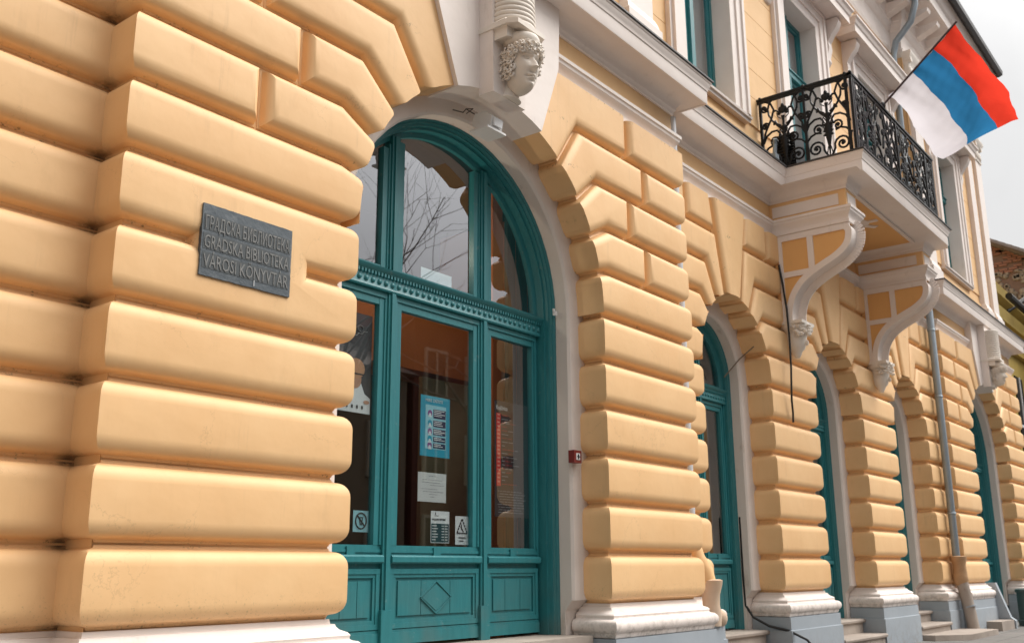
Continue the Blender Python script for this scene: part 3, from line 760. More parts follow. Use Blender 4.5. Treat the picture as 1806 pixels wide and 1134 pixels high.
def console(cx):
    x0, x1 = cx-.195, cx+.195
    blk = MB(); blk.box(x0, x1, -CB, .35, 4.62, 5.24)
    cb = bpart('console_bracket', blk, M_YFL)
    mb = MB()     # raised white panels on the frieze block
    mb.box(x0-.008, x1+.008, -CB+.10, .28, 4.885, 5.035); mb.box(x0+.05, x1-.05, -CB-.008, -CB+.1, 4.885, 5.035)
    obj('frieze_panel', mb, M_WHI, cb)
    # S-curve: outer line in (y,z)
    ctr = [(-.70,4.62),(-.76,4.54),(-.765,4.46),(-.745,4.37),(-.70,4.29),(-.63,4.225),(-.52,4.155),(-.40,4.10),(-.285,4.045),(-.18,3.985),(-.085,3.915),(-.01,3.83),(.045,3.74),(.08,3.64),(.10,3.54),(.105,3.44)]
    cur = []
    for i in range(len(ctr)-1):      # smooth Catmull-Rom
        p0 = ctr[max(i-1,0)]; p1 = ctr[i]; p2 = ctr[i+1]; p3 = ctr[min(i+2,len(ctr)-1)]
        for q in range(3):
            t = q/3
            cur.append(tuple(.5*(2*p1[d]+(-p0[d]+p2[d])*t+(2*p0[d]-5*p1[d]+4*p2[d]-p3[d])*t*t+(-p0[d]+3*p1[d]-3*p2[d]+p3[d])*t**3) for d in (0,1)))
    cur.append(ctr[-1])
    inner = []
    for i, p in enumerate(cur):
        a = cur[max(i-1,0)]; b = cur[min(i+1,len(cur)-1)]; dx, dz = b[0]-a[0], b[1]-a[1]; L = hypot(dx, dz)
        inner.append((p[0]-dz/L*.085*(1), p[1]+dx/L*.085*(1)))
    mb = MB(); n = len(cur)
    vs = []
    for i in range(n):
        for x in (x0-.012, x1+.012): vs.append((x, cur[i][0], cur[i][1])); vs.append((x, inner[i][0], inner[i][1]))
    fs = []
    for i in range(n-1):
        a = i*4; b = a+4
        fs += [(a, b, b+2, a+2), (a+1, a+3, b+3, b+1), (a, a+1, b+1, b), (a+2, b+2, b+3, a+3)]
    fs += [(0,2,3,1), (n*4-4, n*4-3, n*4-1, n*4-2)]
    mb.add(vs, fs)
    obj('scroll', mb, M_WHI, cb, smooth=40)
    # centre ridge on the scroll's front
    mb = MB()
    for i in range(n-1): mb.bar((cx, cur[i][0]-.004, cur[i][1]), (cx, cur[i+1][0]-.004, cur[i+1][1]), .20, .02, up=(1,0,0))
    obj('scroll_band', mb, M_WHI, cb, smooth=40)
    core = [(.3,4.62)]+[(p[0]+.03, min(p[1]+.02, 4.62)) for p in cur]+[(.3,3.44)]
    mb = MB(); mb.prism(core, 'x', x0+.012, x1-.012); obj('side_panel', mb, M_ORG, cb)
    mb = MB()
    for xa, xb, q in ((x0-.008, x0+.02, -1), (x1-.02, x1+.008, 1)):
        mb.box(xa, xb, -.74, .238, 4.535, 4.619); mb.box(xa+(.002 if q < 0 else 0), xb-(.002 if q > 0 else 0), .185, .236, 3.44, 4.536)
        mb.box(xa+(.001 if q < 0 else 0), xb-(.001 if q > 0 else 0), -.245, -.165, 4.10, 4.536); mb.box(xa+(.003 if q < 0 else 0), xb-(.003 if q > 0 else 0), -.27, .186, 4.03, 4.105)
    obj('panel_frame', mb, M_WHI, cb)
    # carved beehive-capped head pendant under the scroll
    mb = MB(); c = (cx, .13, 3.44)
    mb.box(cx-.21, cx+.21, -.02, .26, 3.40, 3.44)
    mb.lathe([(.03,-.47),(.055,-.43),(.075,-.38),(.11,-.35),(.135,-.28),(.145,-.20),(.14,-.14),(.17,-.11),(.20,-.08),(.21,-.04),(.19,-.01)], (cx, .16, 3.44), 18, sy=.95)
    rnd = random.Random(int(cx*10))
    for i in range(46):
        a = rnd.uniform(-pi, 0); z = rnd.uniform(-.20, -.02); r = .185
        mb.ball((cx+r*cos(a), .14+r*sin(a)*.95, 3.44+z), .034*rnd.uniform(.6,1.1), .034, .02*rnd.uniform(.6,1.3), 6, 4)
    for i in range(10):
        a = -pi*(i+.5)/10; mb.ball((cx+.125*cos(a), .16+.12*sin(a), 3.26), .022, .022, .05, 6, 4)
    mb.ball((cx, .02, 3.16), .022, .03, .04, 6, 5)
    obj('carved_pendant', mb, M_STAT, cb, smooth=60)
for cx in (12.46, 15.84): console(cx)

# wrought iron railing
RZ0, RZ1 = 5.56, 6.69; RY = -.92; RX0, RX1 = 12.30, 16.0
mb = MB()
def rail(mb, a, b, z, w, h):
    mb.bar((a[0], a[1], z), (b[0], b[1], z), w, h)
for z, w_, h_ in ((RZ1-.015, .06, .03), (RZ1-.055, .025, .03), (RZ0, .03, .03)):
    rail(mb, (RX0-.0, .40), (RX0, RY-.02), z, w_, h_); rail(mb, (RX0-.03, RY), (RX1+.03, RY), z, w_, h_); rail(mb, (RX1, RY-.02), (RX1, .40), z, w_, h_)
RL = bpart('balcony_railing', mb, M_IRON)
def post(x, y):
    mb = MB(); mb.bar((x,y,5.50), (x,y,RZ1-.002), .036, .036); mb.ball((x,y,RZ1+.01), .024, .024, .024, 8, 5); obj('railing_post', mb, M_IRON, RL)
for x in (RX0, RX0+.06, RX0+.42, RX1-.42, RX1-.06, RX1, 14.15): post(x, RY)
for x in (RX0, RX1): post(x, RY+.07); post(x, .36); post(x, -.27)
def spiral(c, r0, a0, turns, n=16, d=1):
    return [(c[0]+r0*(1-.82*i/n)*cos(a0+d*2*pi*turns*i/n), c[1]+r0*(1-.82*i/n)*sin(a0+d*2*pi*turns*i/n)) for i in range(n+1)]
def motif(w):
    """iron scroll ornament in (u,v), u in [-w/2,w/2], v in [0,1.08]"""
    mb = MB(); r = .0155
    k = w/.66
    def T(pts, rr=r): mb.tube([(p[0], 0, p[1]) for p in pts], rr, 5, flat=1.0)
    for s_ in (-1, 1):
        S = lambda pts: [(s_*p[0]*k, p[1]) for p in pts]
        T(S(spiral((.185,.17), .115, R(200), 1.6, 20, -1)))
        T(S([(.077,.13),(.05,.08),(.02,.03)])); T(S([(.30,.20),(.31,.30),(.25,.37),(.17,.40),(.10,.38)]))
        T(S(spiral((.14,.44), .075, R(150), 1.4, 16, -1)))
        T(S([(.075,.48),(.06,.55),(.10,.60),(.18,.60),(.26,.55),(.31,.45)]))
        T(S([(.31,.30),(.33,.30)])); T(S([(.30,.20),(.30,.06),(.33,.02)]))
        T(S([(.02,.60),(.08,.66),(.16,.76),(.21,.86),(.22,.95),(.19,1.04),(.14,1.08)]))
        T(S([(.31,.46),(.27,.62),(.17,.80),(.13,.92),(.17,1.02),(.25,1.07)]))
        T(S(spiral((.27,.97), .055, R(210), 1.3, 14, 1))); T(S(spiral((.265,.70), .055, R(160), 1.4, 14, -1)))
        T(S([(.06,.86),(.10,.90),(.14,.89)])); T(S([(.04,.66),(.10,.70),(.12,.75)])); T(S([(.10,.72),(.15,.70)]))
        T(S([(.03,.76),(.08,.80),(.09,.86)]), .008)
        for q in (.15, .21, .27, .33, .39): T(S([(.02,q+.30-.15),(.055,q+.36-.15),(.07,q+.33-.15)]), .011)
        mb.ball((s_*.185*k, 0, .17), .026, .014, .026, 8, 5); mb.ball((s_*.14*k, 0, .44), .022, .014, .022, 8, 5)
        mb.ball((s_*.27*k, 0, .97), .026, .014, .026, 8, 5); mb.ball((s_*.265*k, 0, .70), .022, .014, .022, 8, 5)
        mb.ball((s_*.035*k, 0, .90), .030, .014, .040, 8, 5); mb.ball((s_*.055*k, 0, .84), .026, .014, .026, 8, 5)
        for q in range(4): mb.ball((s_*.03*k, 0, .34+.05*q), .034, .016, .022, 7, 5)
    mb.ball((0, 0, .94), .028, .016, .045, 8, 5); mb.ball((0, 0, .88), .045, .018, .05, 8, 5)
    mb.lathe([(.008,.02),(.012,.12),(.022,.20),(.04,.30),(.05,.42),(.03,.50),(.02,.56),(.045,.62),(.05,.64),(.02,.66),(.018,.74),(.03,.80)], (0,0,0), 8, sy=.5)
    for s_ in (-.022, .022): mb.tube([(s_, 0, .0), (s_*1.6, 0, .08), (s_*.8, 0, .17)], .008, 5)
    return mb
mo = motif(.64).mesh('scroll_ornament', M_IRON, 50); mo2 = motif(.34).mesh('scroll_ornament', M_IRON, 50)
def put_motif(me, x, y, rz):
    o = obj('scroll_ornament', me, None, RL, loc=(x, y, RZ0)); o.rotation_euler.z = rz
for y in (-.57, .04): put_motif(mo, RX0, y, R(90)); put_motif(mo, RX1, y, R(90))
put_motif(mo2, RX0+.24, RY, 0); put_motif(mo2, RX1-.24, RY, 0)
for i in range(4): put_motif(mo, RX0+.42+.32+i*.71+.03, RY, 0)

# slatted box on the balcony
ac = thing('air_conditioner', (12.62, .02, 5.56), 'black slatted box standing on the balcony behind the iron railing', 'air conditioner')
mb = MB(); mb.box(12.40, 12.74, -.06, .26, 5.56, 6.12); obj('case', mb, M_IRON, ac)
mb = MB(); mb.box(12.385, 12.40, -.05, .25, 5.58, 5.60); mb.box(12.385, 12.40, -.05, .25, 6.08, 6.10)
obj('rim', mb, M_FLASH, ac)
sm_ = MB(); sm_.box(12.37, 12.385, -.045, .245, 0, .018); sm_ = sm_.mesh('slat', M_BLK, 0, off=(12.62,.02,0))
for i in range(11): obj('slat', sm_, None, ac, loc=(12.62, .02, 5.62+i*.042))

# ------------------------------------------------------------------ upper floor
def upper_wall(x0, x1, y, openings, z0=5.5, z1=10.6, name='upper_wall'):
    """openings: (xc, half width, zb, zt)"""
    mb = MB(); xs = sorted(openings); cur = x0
    for xc, hw, zb, zt in xs:
        mb.box(cur, xc-hw, y+.02, y+.42, z0, z1)
        mb.box(xc-hw, xc+hw, y+.02, y+.42, z0, zb); mb.box(xc-hw, xc+hw, y+.02, y+.42, zt, z1); cur = xc+hw
    mb.box(cur, x1, y+.02, y+.42, z0, z1)
    w_ = bpart(name, mb, M_YFL)
    # separate courses with recessed joints
    edges = []; cur = x0
    for xc, hw, zb, zt in xs: edges.append((cur, xc-hw-.42)); cur = xc+hw+.42
    edges.append((cur, x1))
    for a, b in edges:
        if b-a < .1: continue
        me = MB(); me.prism([(a,.0),(b,.0),(b,.432),(a,.432)], 'y', y, y+.03)
        me = me.mesh('plaster_course', M_YFL, 0, off=(a, y, 0))
        z = 6.242
        while z < z1-.3:
            obj('plaster_course', me, None, w_, loc=(a, y, z+.004)); z += .44
    mb = MB(); mb.box(x0, x1, y-.012, y+.03, z0, 6.05)
    obj('dado', mb, M_YFL, w_)
    return w_
def window(xc, y, zb, zt, hw=.67, curtain=True, hood=True, gap=.22):
    """tall teal casement in a white moulded surround"""
    fr = MB(); yo = y+gap
    fr.box(xc-hw, xc-hw+.07, yo, yo+.08, zb, zt); fr.box(xc+hw-.07, xc+hw, yo, yo+.08, zb, zt)
    fr.box(xc-hw+.07, xc+hw-.07, yo+.002, yo+.078, zt-.07, zt); fr.box(xc-hw+.07, xc+hw-.07, yo+.002, yo+.078, zb, zb+.06)
    fr.box(xc-.05, xc+.05, yo-.03, yo+.07, zb, zt)
    ztr = zb+(zt-zb)*.70; fr.box(xc-hw, xc+hw, yo-.035, yo+.08, ztr-.06, ztr+.05); fr.box(xc-hw, xc+hw, yo-.055, yo+.0, ztr+.03, ztr+.055)
    W = bpart('window', fr, M_TEAL)
    for s_ in (-1, 1):
        for z0, z1 in ((zb+.06, ztr-.06), (ztr+.05, zt-.07)):
            a, b = sorted((xc+s_*.05, xc+s_*(hw-.07))); sh = MB(); t = .055
            sh.box(a, a+t, yo+.015, yo+.06, z0, z1); sh.box(b-t, b, yo+.015, yo+.06, z0, z1); sh.box(a+t, b-t, yo+.017, yo+.058, z0, z0+t); sh.box(a+t, b-t, yo+.017, yo+.058, z1-t, z1)
            obj('sash', sh, M_TEAL, W)
            p = MB(); p.box(a+t-.01, b-t+.01, yo+.035, yo+.041, z0+t-.01, z1-t+.01); obj('glass_pane', p, M_GLASS, W, smooth=0)
    # white surround: stepped architrave; reveal
    sr = MB()
    for q0, q1, yy in ((0, .16, y-.05), (.16, .30, y-.075), (.30, .37, y-.10), (.37, .43, y-.06)):
        for s_ in (-1, 1):
            a, b = sorted((xc+s_*(hw+q0), xc+s_*(hw+q1))); sr.box(a, b, yy, y+.05, zb-.02, zt+q1)
        sr.box(xc-hw-q0, xc+hw+q0, yy, y+.05, zt+q0, zt+q1)
    for s_ in (-1, 1):
        a, b = sorted((xc+s_*(hw-.006), xc+s_*(hw+.03))); sr.box(a, b, y-.046, y+.405, zb-.018, zt+.03)
    sr.box(xc-hw, xc+hw, y-.045, y+.405, zt-.007, zt+.03)
    obj('surround', sr, M_WHI, W)
    sl_ = MB(); sl_.sweep([(xc-hw-.43, y), (xc+hw+.43, y)], [(-.05,zb-.10),(.055,zb-.10),(.06,zb-.06),(.085,zb-.055),(.09,zb-.025),(-.3,zb-.012)]); obj('sill', sl_, M_WHI, W)
    if curtain:
        cu = MB(); npt = 60; pl = [(xc-hw+.02+(2*hw-.04)*i/npt, yo+.13+.018*sin(i*1.35)) for i in range(npt+1)]
        cu.add([(p[0], p[1], zb) for p in pl]+[(p[0], p[1], zt) for p in pl], [(i, i+1, i+npt+2, i+npt+1) for i in range(npt)])
        obj('curtain', cu, M_CURT, W, smooth=60)
        cw = MB(); cw.box(xc-.22, xc+.12, yo+.085, yo+.095, zb, zt); obj('white_curtain', cw, M_CURTW, W)
    bk = MB(); bk.box(xc-hw-.3, xc+hw+.3, yo+.9, yo+1.0, zb-.2, zt+.3); bk.box(xc-hw-.3, xc-hw-.2, yo+.2, yo+.9, zb-.2, zt+.3); bk.box(xc+hw+.2, xc+hw+.3, yo+.2, yo+.9, zb-.2, zt+.3)
    obj('room', bk, M_DKW, W)
    if hood:
        zh = zt+.62; hb = 1.22
        hd = MB(); P_ = [(-.1,zh-.42),(.03,zh-.42),(.04,zh-.30),(.06,zh-.26),(.30,zh-.26),(.31,zh-.27),(.33,zh-.27),(.33,zh-.14),(.35,zh-.12),(.37,zh-.06),(.40,zh-.03),(.40,zh),(-.1,zh+.06)]
        hd.sweep([(xc-hb,y+.05),(xc-hb,y-.02),(xc+hb,y-.02),(xc+hb,y+.05)], P_); obj('hood_moulding', hd, M_WHI, W, smooth=25)
        for s_ in (-1, 1):
            br = MB(); xb = xc+s_*(hw+.56)
            prof = [(y+.02,zh-.28),(y-.26,zh-.28),(y-.28,zh-.36),(y-.24,zh-.46),(y-.15,zh-.56),(y-.08,zh-.68),(y-.09,zh-.80),(y-.05,zh-.95),(y-.065,zh-1.02),(y-.03,zh-1.08),(y+.02,zh-1.1)]
            br.prism(prof, 'x', xb-.075, xb+.075)
            obj('bracket', br, M_WHI, W, smooth=30)
    return W
UY, UYP, UYR = .40, .06, .20
upper_wall(8.95, 19.35, UY, [(10.80,.67,6.28,9.0),(14.15,.67,5.55,9.0),(17.52,.67,6.28,9.0)])
window(10.80, UY, 6.28, 9.0); window(14.15, UY, 5.56, 9.0); window(17.52, UY, 6.28, 9.0)
upper_wall(2.7, 8.68, UYP, [(5.84,.67,6.28,9.0)]); window(5.84, UYP, 6.28, 9.0)
upper_wall(19.35, 25.4, UYR, [(21.75,.67,6.28,9.0)]); window(21.75, UYR, 6.28, 9.0)
mb = MB(); mb.box(-1.2, 2.7, .45, .8, 5.5, 10.6); bpart('upper_wall', mb, M_YFL)
# pilasters
def pilaster(x0, x1, y, z0=5.5, z1=9.9):
    mb = MB(); d = .09
    mb.box(x0, x1, y-d, y+.3, z0+.55, z1)
    mb.sweep([(x0,y+.3),(x0,y-d),(x1,y-d),(x1,y+.3)], [(-.05,z0),(.07,z0),(.07,z0+.42),(.05,z0+.44),(.035,z0+.50),(.012,z0+.55),(-.05,z0+.55)])
    P = bpart('pilaster', mb, M_WHI, smooth=25)
    cp = MB()
    cp.sweep([(x0,y+.3),(x0,y-d),(x1,y-d),(x1,y+.3)], [(-.05,z1),(.02,z1),(.03,z1+.05),(.01,z1+.07),(.01,z1+.30),(.05,z1+.42),(.10,z1+.50),(.10,z1+.56),(-.05,z1+.56)])
    for s_ in (x0+.02, x1-.02): cp.tube([(s_, y-d-.07, z1+.40), (s_, y-d+.05, z1+.40)], .07, 10)
    for i in range(5):
        xx = x0+(x1-x0)*(i+.5)/5; cp.ball((xx, y-d-.02, z1+.16), .05, .03, .11, 8, 5)
    obj('capital', cp, M_STAT, P, smooth=40)
pilaster(8.05, 8.60, UYP); pilaster(3.0, 3.5, UYP)
pilaster(19.42, 19.95, UYR); pilaster(23.69, 24.12, UYR); pilaster(24.66, 25.18, UYR+.02)
# entablature and eaves
EN = [(-.2,10.45),(.03,10.45),(.05,10.52),(.02,10.54),(.02,10.95),(.05,10.98),(.09,11.05),(.10,11.10),(.12,11.12),(.12,11.34),(.55,11.40),(.56,11.38),(.60,11.38),(.60,11.62),(.64,11.66),(.68,11.78),(.72,11.84),(.72,11.90),(-.2,12.0)]
EN = [(o_, z_+(.16 if z_ > 11.3 else 0)) for o_, z_ in EN]
GU = [(.72,11.86),(.80,11.80),(.86,11.86),(.87,11.96),(.84,11.96),(.82,11.88),(.74,11.90)]
GU = [(o_, z_+.16) for o_, z_ in GU]
pU = [(-1.2,.45),(2.7,.45),(2.7,UYP),(8.68,UYP),(8.68,UY),(19.35,UY),(19.35,UYR),(24.15,UYR),(24.15,3)]
mb = MB(); mb.sweep(pU, EN); RC = bpart('eaves_cornice', mb, M_WHI, smooth=25)
mb = MB(); mb.sweep(pU, GU); obj('gutter', mb, M_FLASH, RC)
mm = MB(); mm.prism([(0,11.13),(-.42,11.30),(-.44,11.37),(0,11.36)], 'x', -.11, .11); 
mm = mm.mesh('modillion', M_WHI, 0)
def mods(x0, x1, y):
    n = int((x1-x0)/.62)
    for i in range(n): obj('modillion', mm, None, RC, loc=(x0+(i+.5)*(x1-x0)/n, y-.12, 0))
mods(8.8, 19.3, UY); mods(19.3, 25.4, UYR)
mb = MB(); mb.box(-1.2, 25.4, UY, 9, 11.9, 12.0); mb.prism([(.3,11.98),(9,14.5),(9,11.98)], 'x', -1.2, 25.3); bpart('roof', mb, M_FLASH)
mb = MB(); mb.box(25.3, 25.39, .8, 9, -.8, 12); bpart('end_wall', mb, M_YFL)

# ------------------------------------------------------------------ drainpipes
dp = thing('drainpipe', (9.25, .17, -.8), 'grey zinc drainpipe in the corner behind the second banded pier', 'drainpipe', 'drainpipes of the yellow building')
mb = MB(); mb.tube([(9.235,.155,.45),(9.235,.155,5.2)], .06, 16); obj('pipe', mb, simple('pale painted pipe', (.58,.60,.63), .45, 0, .06, 8), dp, smooth=60)
mb = MB()
for z in (1.3, 3.4): mb.lathe([(.060,0),(.064,.004),(.064,.03),(.060,.034)], (9.22,.17,z), 16)
obj('collar', mb, M_ZINC, dp, smooth=50)
mb = MB(); mb.tube([(9.25,.15,.52),(9.27,.13,.38),(9.33,.09,.25),(9.36,.07,.15)], [.085,.10,.11,.10], 14); obj('elbow', mb, M_YEL, dp, smooth=60)
mb = MB(); mb.lathe([(.09,-.30),(.10,-.20),(.085,-.1),(.09,0),(.12,.10),(.125,.14),(.10,.15)], (9.39,.04,.03), 18); mb.ball((9.50,.0,-.20), .07, .07, .085, 10, 7)
obj('boot', mb, plaster('weathered cream pipe', (.66,.53,.42), (.58,.40,.26), .6, (.35,.22,.13), .8), dp, smooth=60)
mb = MB(); mb.box(9.34, 9.50, -.02, .12, -.82, -.26); obj('stand', mb, M_GRY, dp)
dp = thing('drainpipe', (19.0, .12, -.8), 'pale grey drainpipe running full height between the right portal and the balcony bays', 'drainpipe', 'drainpipes of the yellow building')
PX = 19.02
mb = MB(); mb.tube([(PX,.13,.42),(PX,.13,2.0),(PX,.13,4.95),(PX+.02,.2,5.2)], .065, 16)
mb.tube([(PX+.1,.30,5.5),(PX+.1,.30,10.3),(PX+.1,.22,10.6),(PX+.12,-.1,10.95),(PX+.12,-.22,11.3),(PX+.12,-.22,11.5)], .065, 14)
obj('pipe', mb, M_ZINC, dp, smooth=60)
mb = MB()
for z in (1.2, 3.3, 4.55): mb.lathe([(.069,0),(.074,.004),(.074,.035),(.069,.04)], (PX,.13,z), 16)
obj('collar', mb, M_ZINC, dp, smooth=50)
mb = MB(); mb.lathe([(.09,-.44),(.13,-.36),(.12,-.28),(.11,-.1),(.135,.0),(.14,.05),(.10,.06)], (PX,.10,.42), 16); obj('cast_boot', mb, simple('rusty ochre iron', (.42,.25,.13), .7, 0, .3, 12, .4), dp, smooth=50)
mb = MB(); mb.tube([(PX,.08,.02),(PX,.02,-.35),(PX,-.04,-.84)], .10, 16); obj('lower_pipe', mb, M_STONE, dp, smooth=60)
mb = MB(); mb.tube([(PX,-.005,-.36),(PX,-.012,-.385)], .108, 16); obj('lower_collar', mb, M_GRY, dp, smooth=50)

# ------------------------------------------------------------------ things on the wall
pq = thing('plaque', (3.45, -.10, 2.1), 'dark slate plaque with three lines of raised capitals on the left pilaster', 'plaque')
def slate():
    m, t, bs = newmat('weathered slate'); pos, xyz = worldpos(t); n = noise(t, 12, 6, .7, pos); c = mixc(t, n.outputs[0], (.035,.055,.075), (.10,.115,.125))
    n2 = noise(t, 5, 4, .7, pos); c = mixc(t, mrange(t, n2.outputs[0], .56, .75, 0, .5), c, (.26,.27,.27)); t.links.new(c, bs.inputs['Base Color']); bs.inputs['Roughness'].default_value = .45; bump(t, bs, n.outputs[0], .5, .01); return m
M_SLATE = slate()
x0, x1, z0, z1 = 3.125, 3.768, 1.893, 2.318
rnd = random.Random(3); pts = []
for a, b, n in (((x0,z0),(x1,z0),26), ((x1,z0),(x1,z1),18), ((x1,z1),(x0,z1),26), ((x0,z1),(x0,z0),18)):
    for i in range(n): pts.append((a[0]+(b[0]-a[0])*i/n+rnd.uniform(-.0015,.0015), a[1]+(b[1]-a[1])*i/n+rnd.uniform(-.0015,.0015)))
mb = MB(); mb.prism(pts, 'y', -.112, -.088); obj('slab', mb, M_SLATE, pq, smooth=0)
M_LET = simple('worn raised letters', (.19,.19,.185), .7, 0, .55, 25)
M_LET2 = simple('recessed field', (.07,.08,.085), .7, 0, .35, 30)
for ln, zz in (('ГРАДСКА БИБЛИОТЕКА', 2.170), ('GRADSKA BIBLIOTEKA', 2.058), ('VÁROSI KÖNYVTÁR', 1.945)):
    f = MB(); f.box(x0+.012, x1-.012, -.1135, -.111, zz-.008, zz+.086); obj('field', f, M_LET2, pq)
    o = text(ln, .11, M_LET, 'lettering', pq, (x0+.02, -.1150, zz), (1,0,0), (0,0,1), .5, ext=.0016)
    xs = [v.co.x for v in o.data.vertices]; k = (x1-x0-.04)/(max(xs)-min(xs)); mn = min(xs); bx0 = x0+.02-WL[pq.name].x
    for v in o.data.vertices: v.co.x = bx0+(v.co.x-mn)*k
mb = MB(); mb.box(3.498, 3.501, -.1165, -.112, 1.905, 1.94); obj('scratch', mb, M_WHP, pq)

pq.location.y += .011
# floodlight under the keystone
fl = thing('floodlight', (5.75, .06, 3.72), 'small white floodlight hanging under the keystone of the big arch', 'lamp')
lx, ly, lz = 5.765, -.02, 3.825
mb = MB(); mb.prism([(ly-.09,lz-.11),(ly-.11,lz-.01),(ly-.04,lz+.05),(ly+.07,lz+.05),(ly+.10,lz-.02),(ly+.06,lz-.09)], 'x', lx-.075, lx+.075); obj('housing', mb, M_PLASW, fl)
mb = MB(); mb.box(lx-.12, lx+.115, ly-.105, ly+.085, lz-.122, lz-.105); obj('rim', mb, M_PLASW, fl)
mb = MB(); mb.box(lx-.05, lx+.05, ly-.118, ly-.104, lz-.085, lz-.015); obj('lens', mb, M_WHP, fl)
mb = MB(); mb.tube([(lx-.02,ly+.06,lz+.04),(lx-.04,.10,lz+.09),(lx-.10,.12,lz+.11),(lx-.16,.10,lz+.05),(lx-.22,.16,lz+.07)], .005, 6); mb.tube([(lx-.1,.12,lz+.11),(lx-.13,.02,lz+.07),(lx-.19,.04,lz+.01)], .004, 6)
obj('cable', mb, simple('dusty cable', (.07,.055,.045), .7), fl)

al = thing('fire_alarm', (7.20, .14, 1.23), 'small dark red fire alarm box at the edge of the second pier', 'alarm box')
M_RED = simple('dark red plastic', (.22,.03,.025), .4, 0, .1)
mb = MB(); mb.box(7.15, 7.262, .135, .197, 1.182, 1.29); obj('box', mb, M_RED, al)
mb = MB(); mb.box(7.178, 7.234, .130, .136, 1.207, 1.265); obj('button_plate', mb, M_WHP, al)
mb = MB(); mb.box(7.198, 7.214, .127, .131, 1.214, 1.257); mb.box(7.186, 7.228, .127, .131, 1.232, 1.240); obj('button', mb, M_INK, al)

cb = MB(); cb.tube([(12.24,.235,4.22),(12.235,.20,3.95),(12.225,.165,3.6),(12.21,.15,3.2),(12.19,.15,2.8),(12.17,.16,2.5),(12.18,.17,2.38),(12.24,.19,2.22),(12.25,.20,2.10)], .014, 8)
obj('loose_cable', cb, M_BLK, label='black cable hanging loose from the left balcony bracket over the banded pier', cat='cable', smooth=60)
cb = MB(); cb.tube([(11.55,.69,.9),(11.545,.69,.2),(11.55,.68,-.15),(11.56,.60,-.28),(11.60,.42,-.38),(11.66,.20,-.43),(11.74,.02,-.53),(11.82,-.15,-.78),(12.0,-.5,-.80)], .016, 8)
obj('floor_cable', cb, M_BLK, label='black cable running down beside the second door and over its step', cat='cable', smooth=60)
cb = MB(); cb.tube([(11.36,.70,2.62),(11.52,.55,2.86),(11.66,.3,3.1)], .008, 6)
obj('thin_wire', cb, simple('brown wire', (.20,.14,.09), .7), label='thin brown wire slanting across the reveal of the second arch', cat='wire', smooth=60)
# little bracket on reveal
mb = MB(); mb.box(7.13, 7.165, .30, .325, 2.52, 2.56); mb.box(7.12, 7.14, .305, .32, 2.555, 2.58)
obj('wall_hook', mb, M_PLASW, label='tiny white hook on the plaster reveal right of the big door', cat='hook')
mb = MB(); mb.box(11.88, 12.0, .02, .10, 5.57, 5.66); mb.tube([(11.94,.06,5.62),(11.94,.04,5.80),(11.90,.02,5.86)], .03, 8)
obj('ledge_lamp', mb, M_ZINC, label='small grey lamp fitting standing on the cornice ledge left of the balcony', cat='lamp')

# ------------------------------------------------------------------ posters behind the big door's glass
YP = .5435
def sheet(name, x0, x1, z0, z1, mat, label, cat='poster'):
    t = thing(name, ((x0+x1)/2, YP, z0), label, cat)
    mb = MB(); mb.box(x0, x1, YP, YP+.002, z0, z1); obj('paper', mb, mat, t, smooth=0)
    return t
def ink(t, x0, x1, z0, z1, mat, name='print'):
    mb = MB(); mb.box(x0, x1, YP-.0012, YP-.0002, z0, z1); return obj(name, mb, mat, t, smooth=0)
def inks(t, rects, mat, name='print', dy=0):
    mb = MB()
    for a, b, c, d in rects: mb.box(a, b, YP-.0012-dy, YP-.0002-dy, c, d)
    return obj(name, mb, mat, t, smooth=0)
M_CY = simple('cyan print', (.02,.36,.50), .5, 0, .03); M_LC = simple('pale cyan print', (.35,.66,.74), .5, 0, .03); M_NV = simple('navy print', (.02,.035,.09), .5, 0, .05)
M_PU = simple('purple print', (.28,.10,.30), .5, 0, .1); M_RD = simple('red print', (.75,.06,.05), .5, 0, .08); M_DKP = simple('dark poster print', (.045,.042,.045), .4, 0, .1)
M_GRP = simple('dark grey poster', (.055,.06,.068), .5, 0, .35, 14); M_SKIN = simple('skin tone print', (.55,.30,.20), .6, 0, .1); M_HAT = simple('tan print', (.60,.32,.18), .6, 0, .1)
M_GRPAPER = simple('off white paper', (.66,.66,.65), .6, 0, .04)
t = sheet('info_poster', 5.478, 5.822, 1.115, 1.592, M_CY, 'cyan poster with five navy text boxes in the middle door pane')
inks(t, [(5.535,5.775,1.175,1.520)], M_LC)
text('MERE ZAŠTITE', .034, M_WHP, 'lettering', t, (5.53,YP-.0014,1.545), (1,0,0), (0,0,1), .95)
rows = [(1.418,1.490),(1.350,1.402),(1.285,1.335),(1.232,1.272),(1.182,1.222)]
inks(t, [(5.625,5.770,a,b) for a, b in rows], M_NV, dy=.001)
inks(t, [(5.632,5.632+.13*random.Random(i*7+j).uniform(.6,1),b-.012-.014*j,b-.006-.014*j) for i, (a, b) in enumerate(rows) for j in range(int((b-a)/.016))], M_WHP, dy=.002)
ic = MB()
for i, (a, b) in enumerate(rows):
    c = (5.585, (a+b)/2)
    ic.prism([(c[0]+.026*cos(q*pi/5), c[1]+.026*sin(q*pi/5)) for q in range(10)], 'y', YP-.0022, YP-.0012, i % 2)
    ic.prism([(c[0]-.02,c[1]-.03),(c[0]+.02,c[1]-.03),(c[0]+.008,c[1]),(c[0]-.008,c[1])], 'y', YP-.0030, YP-.0022, 2)
obj('pictogram', ic, [M_PU, M_CY, M_WHP], t, smooth=0)
t = sheet('notice_sheet', 5.462, 5.787, .778, 1.002, M_GRPAPER, 'white handwritten notice taped below the cyan poster', 'notice')
rnd = random.Random(11)
ln = []
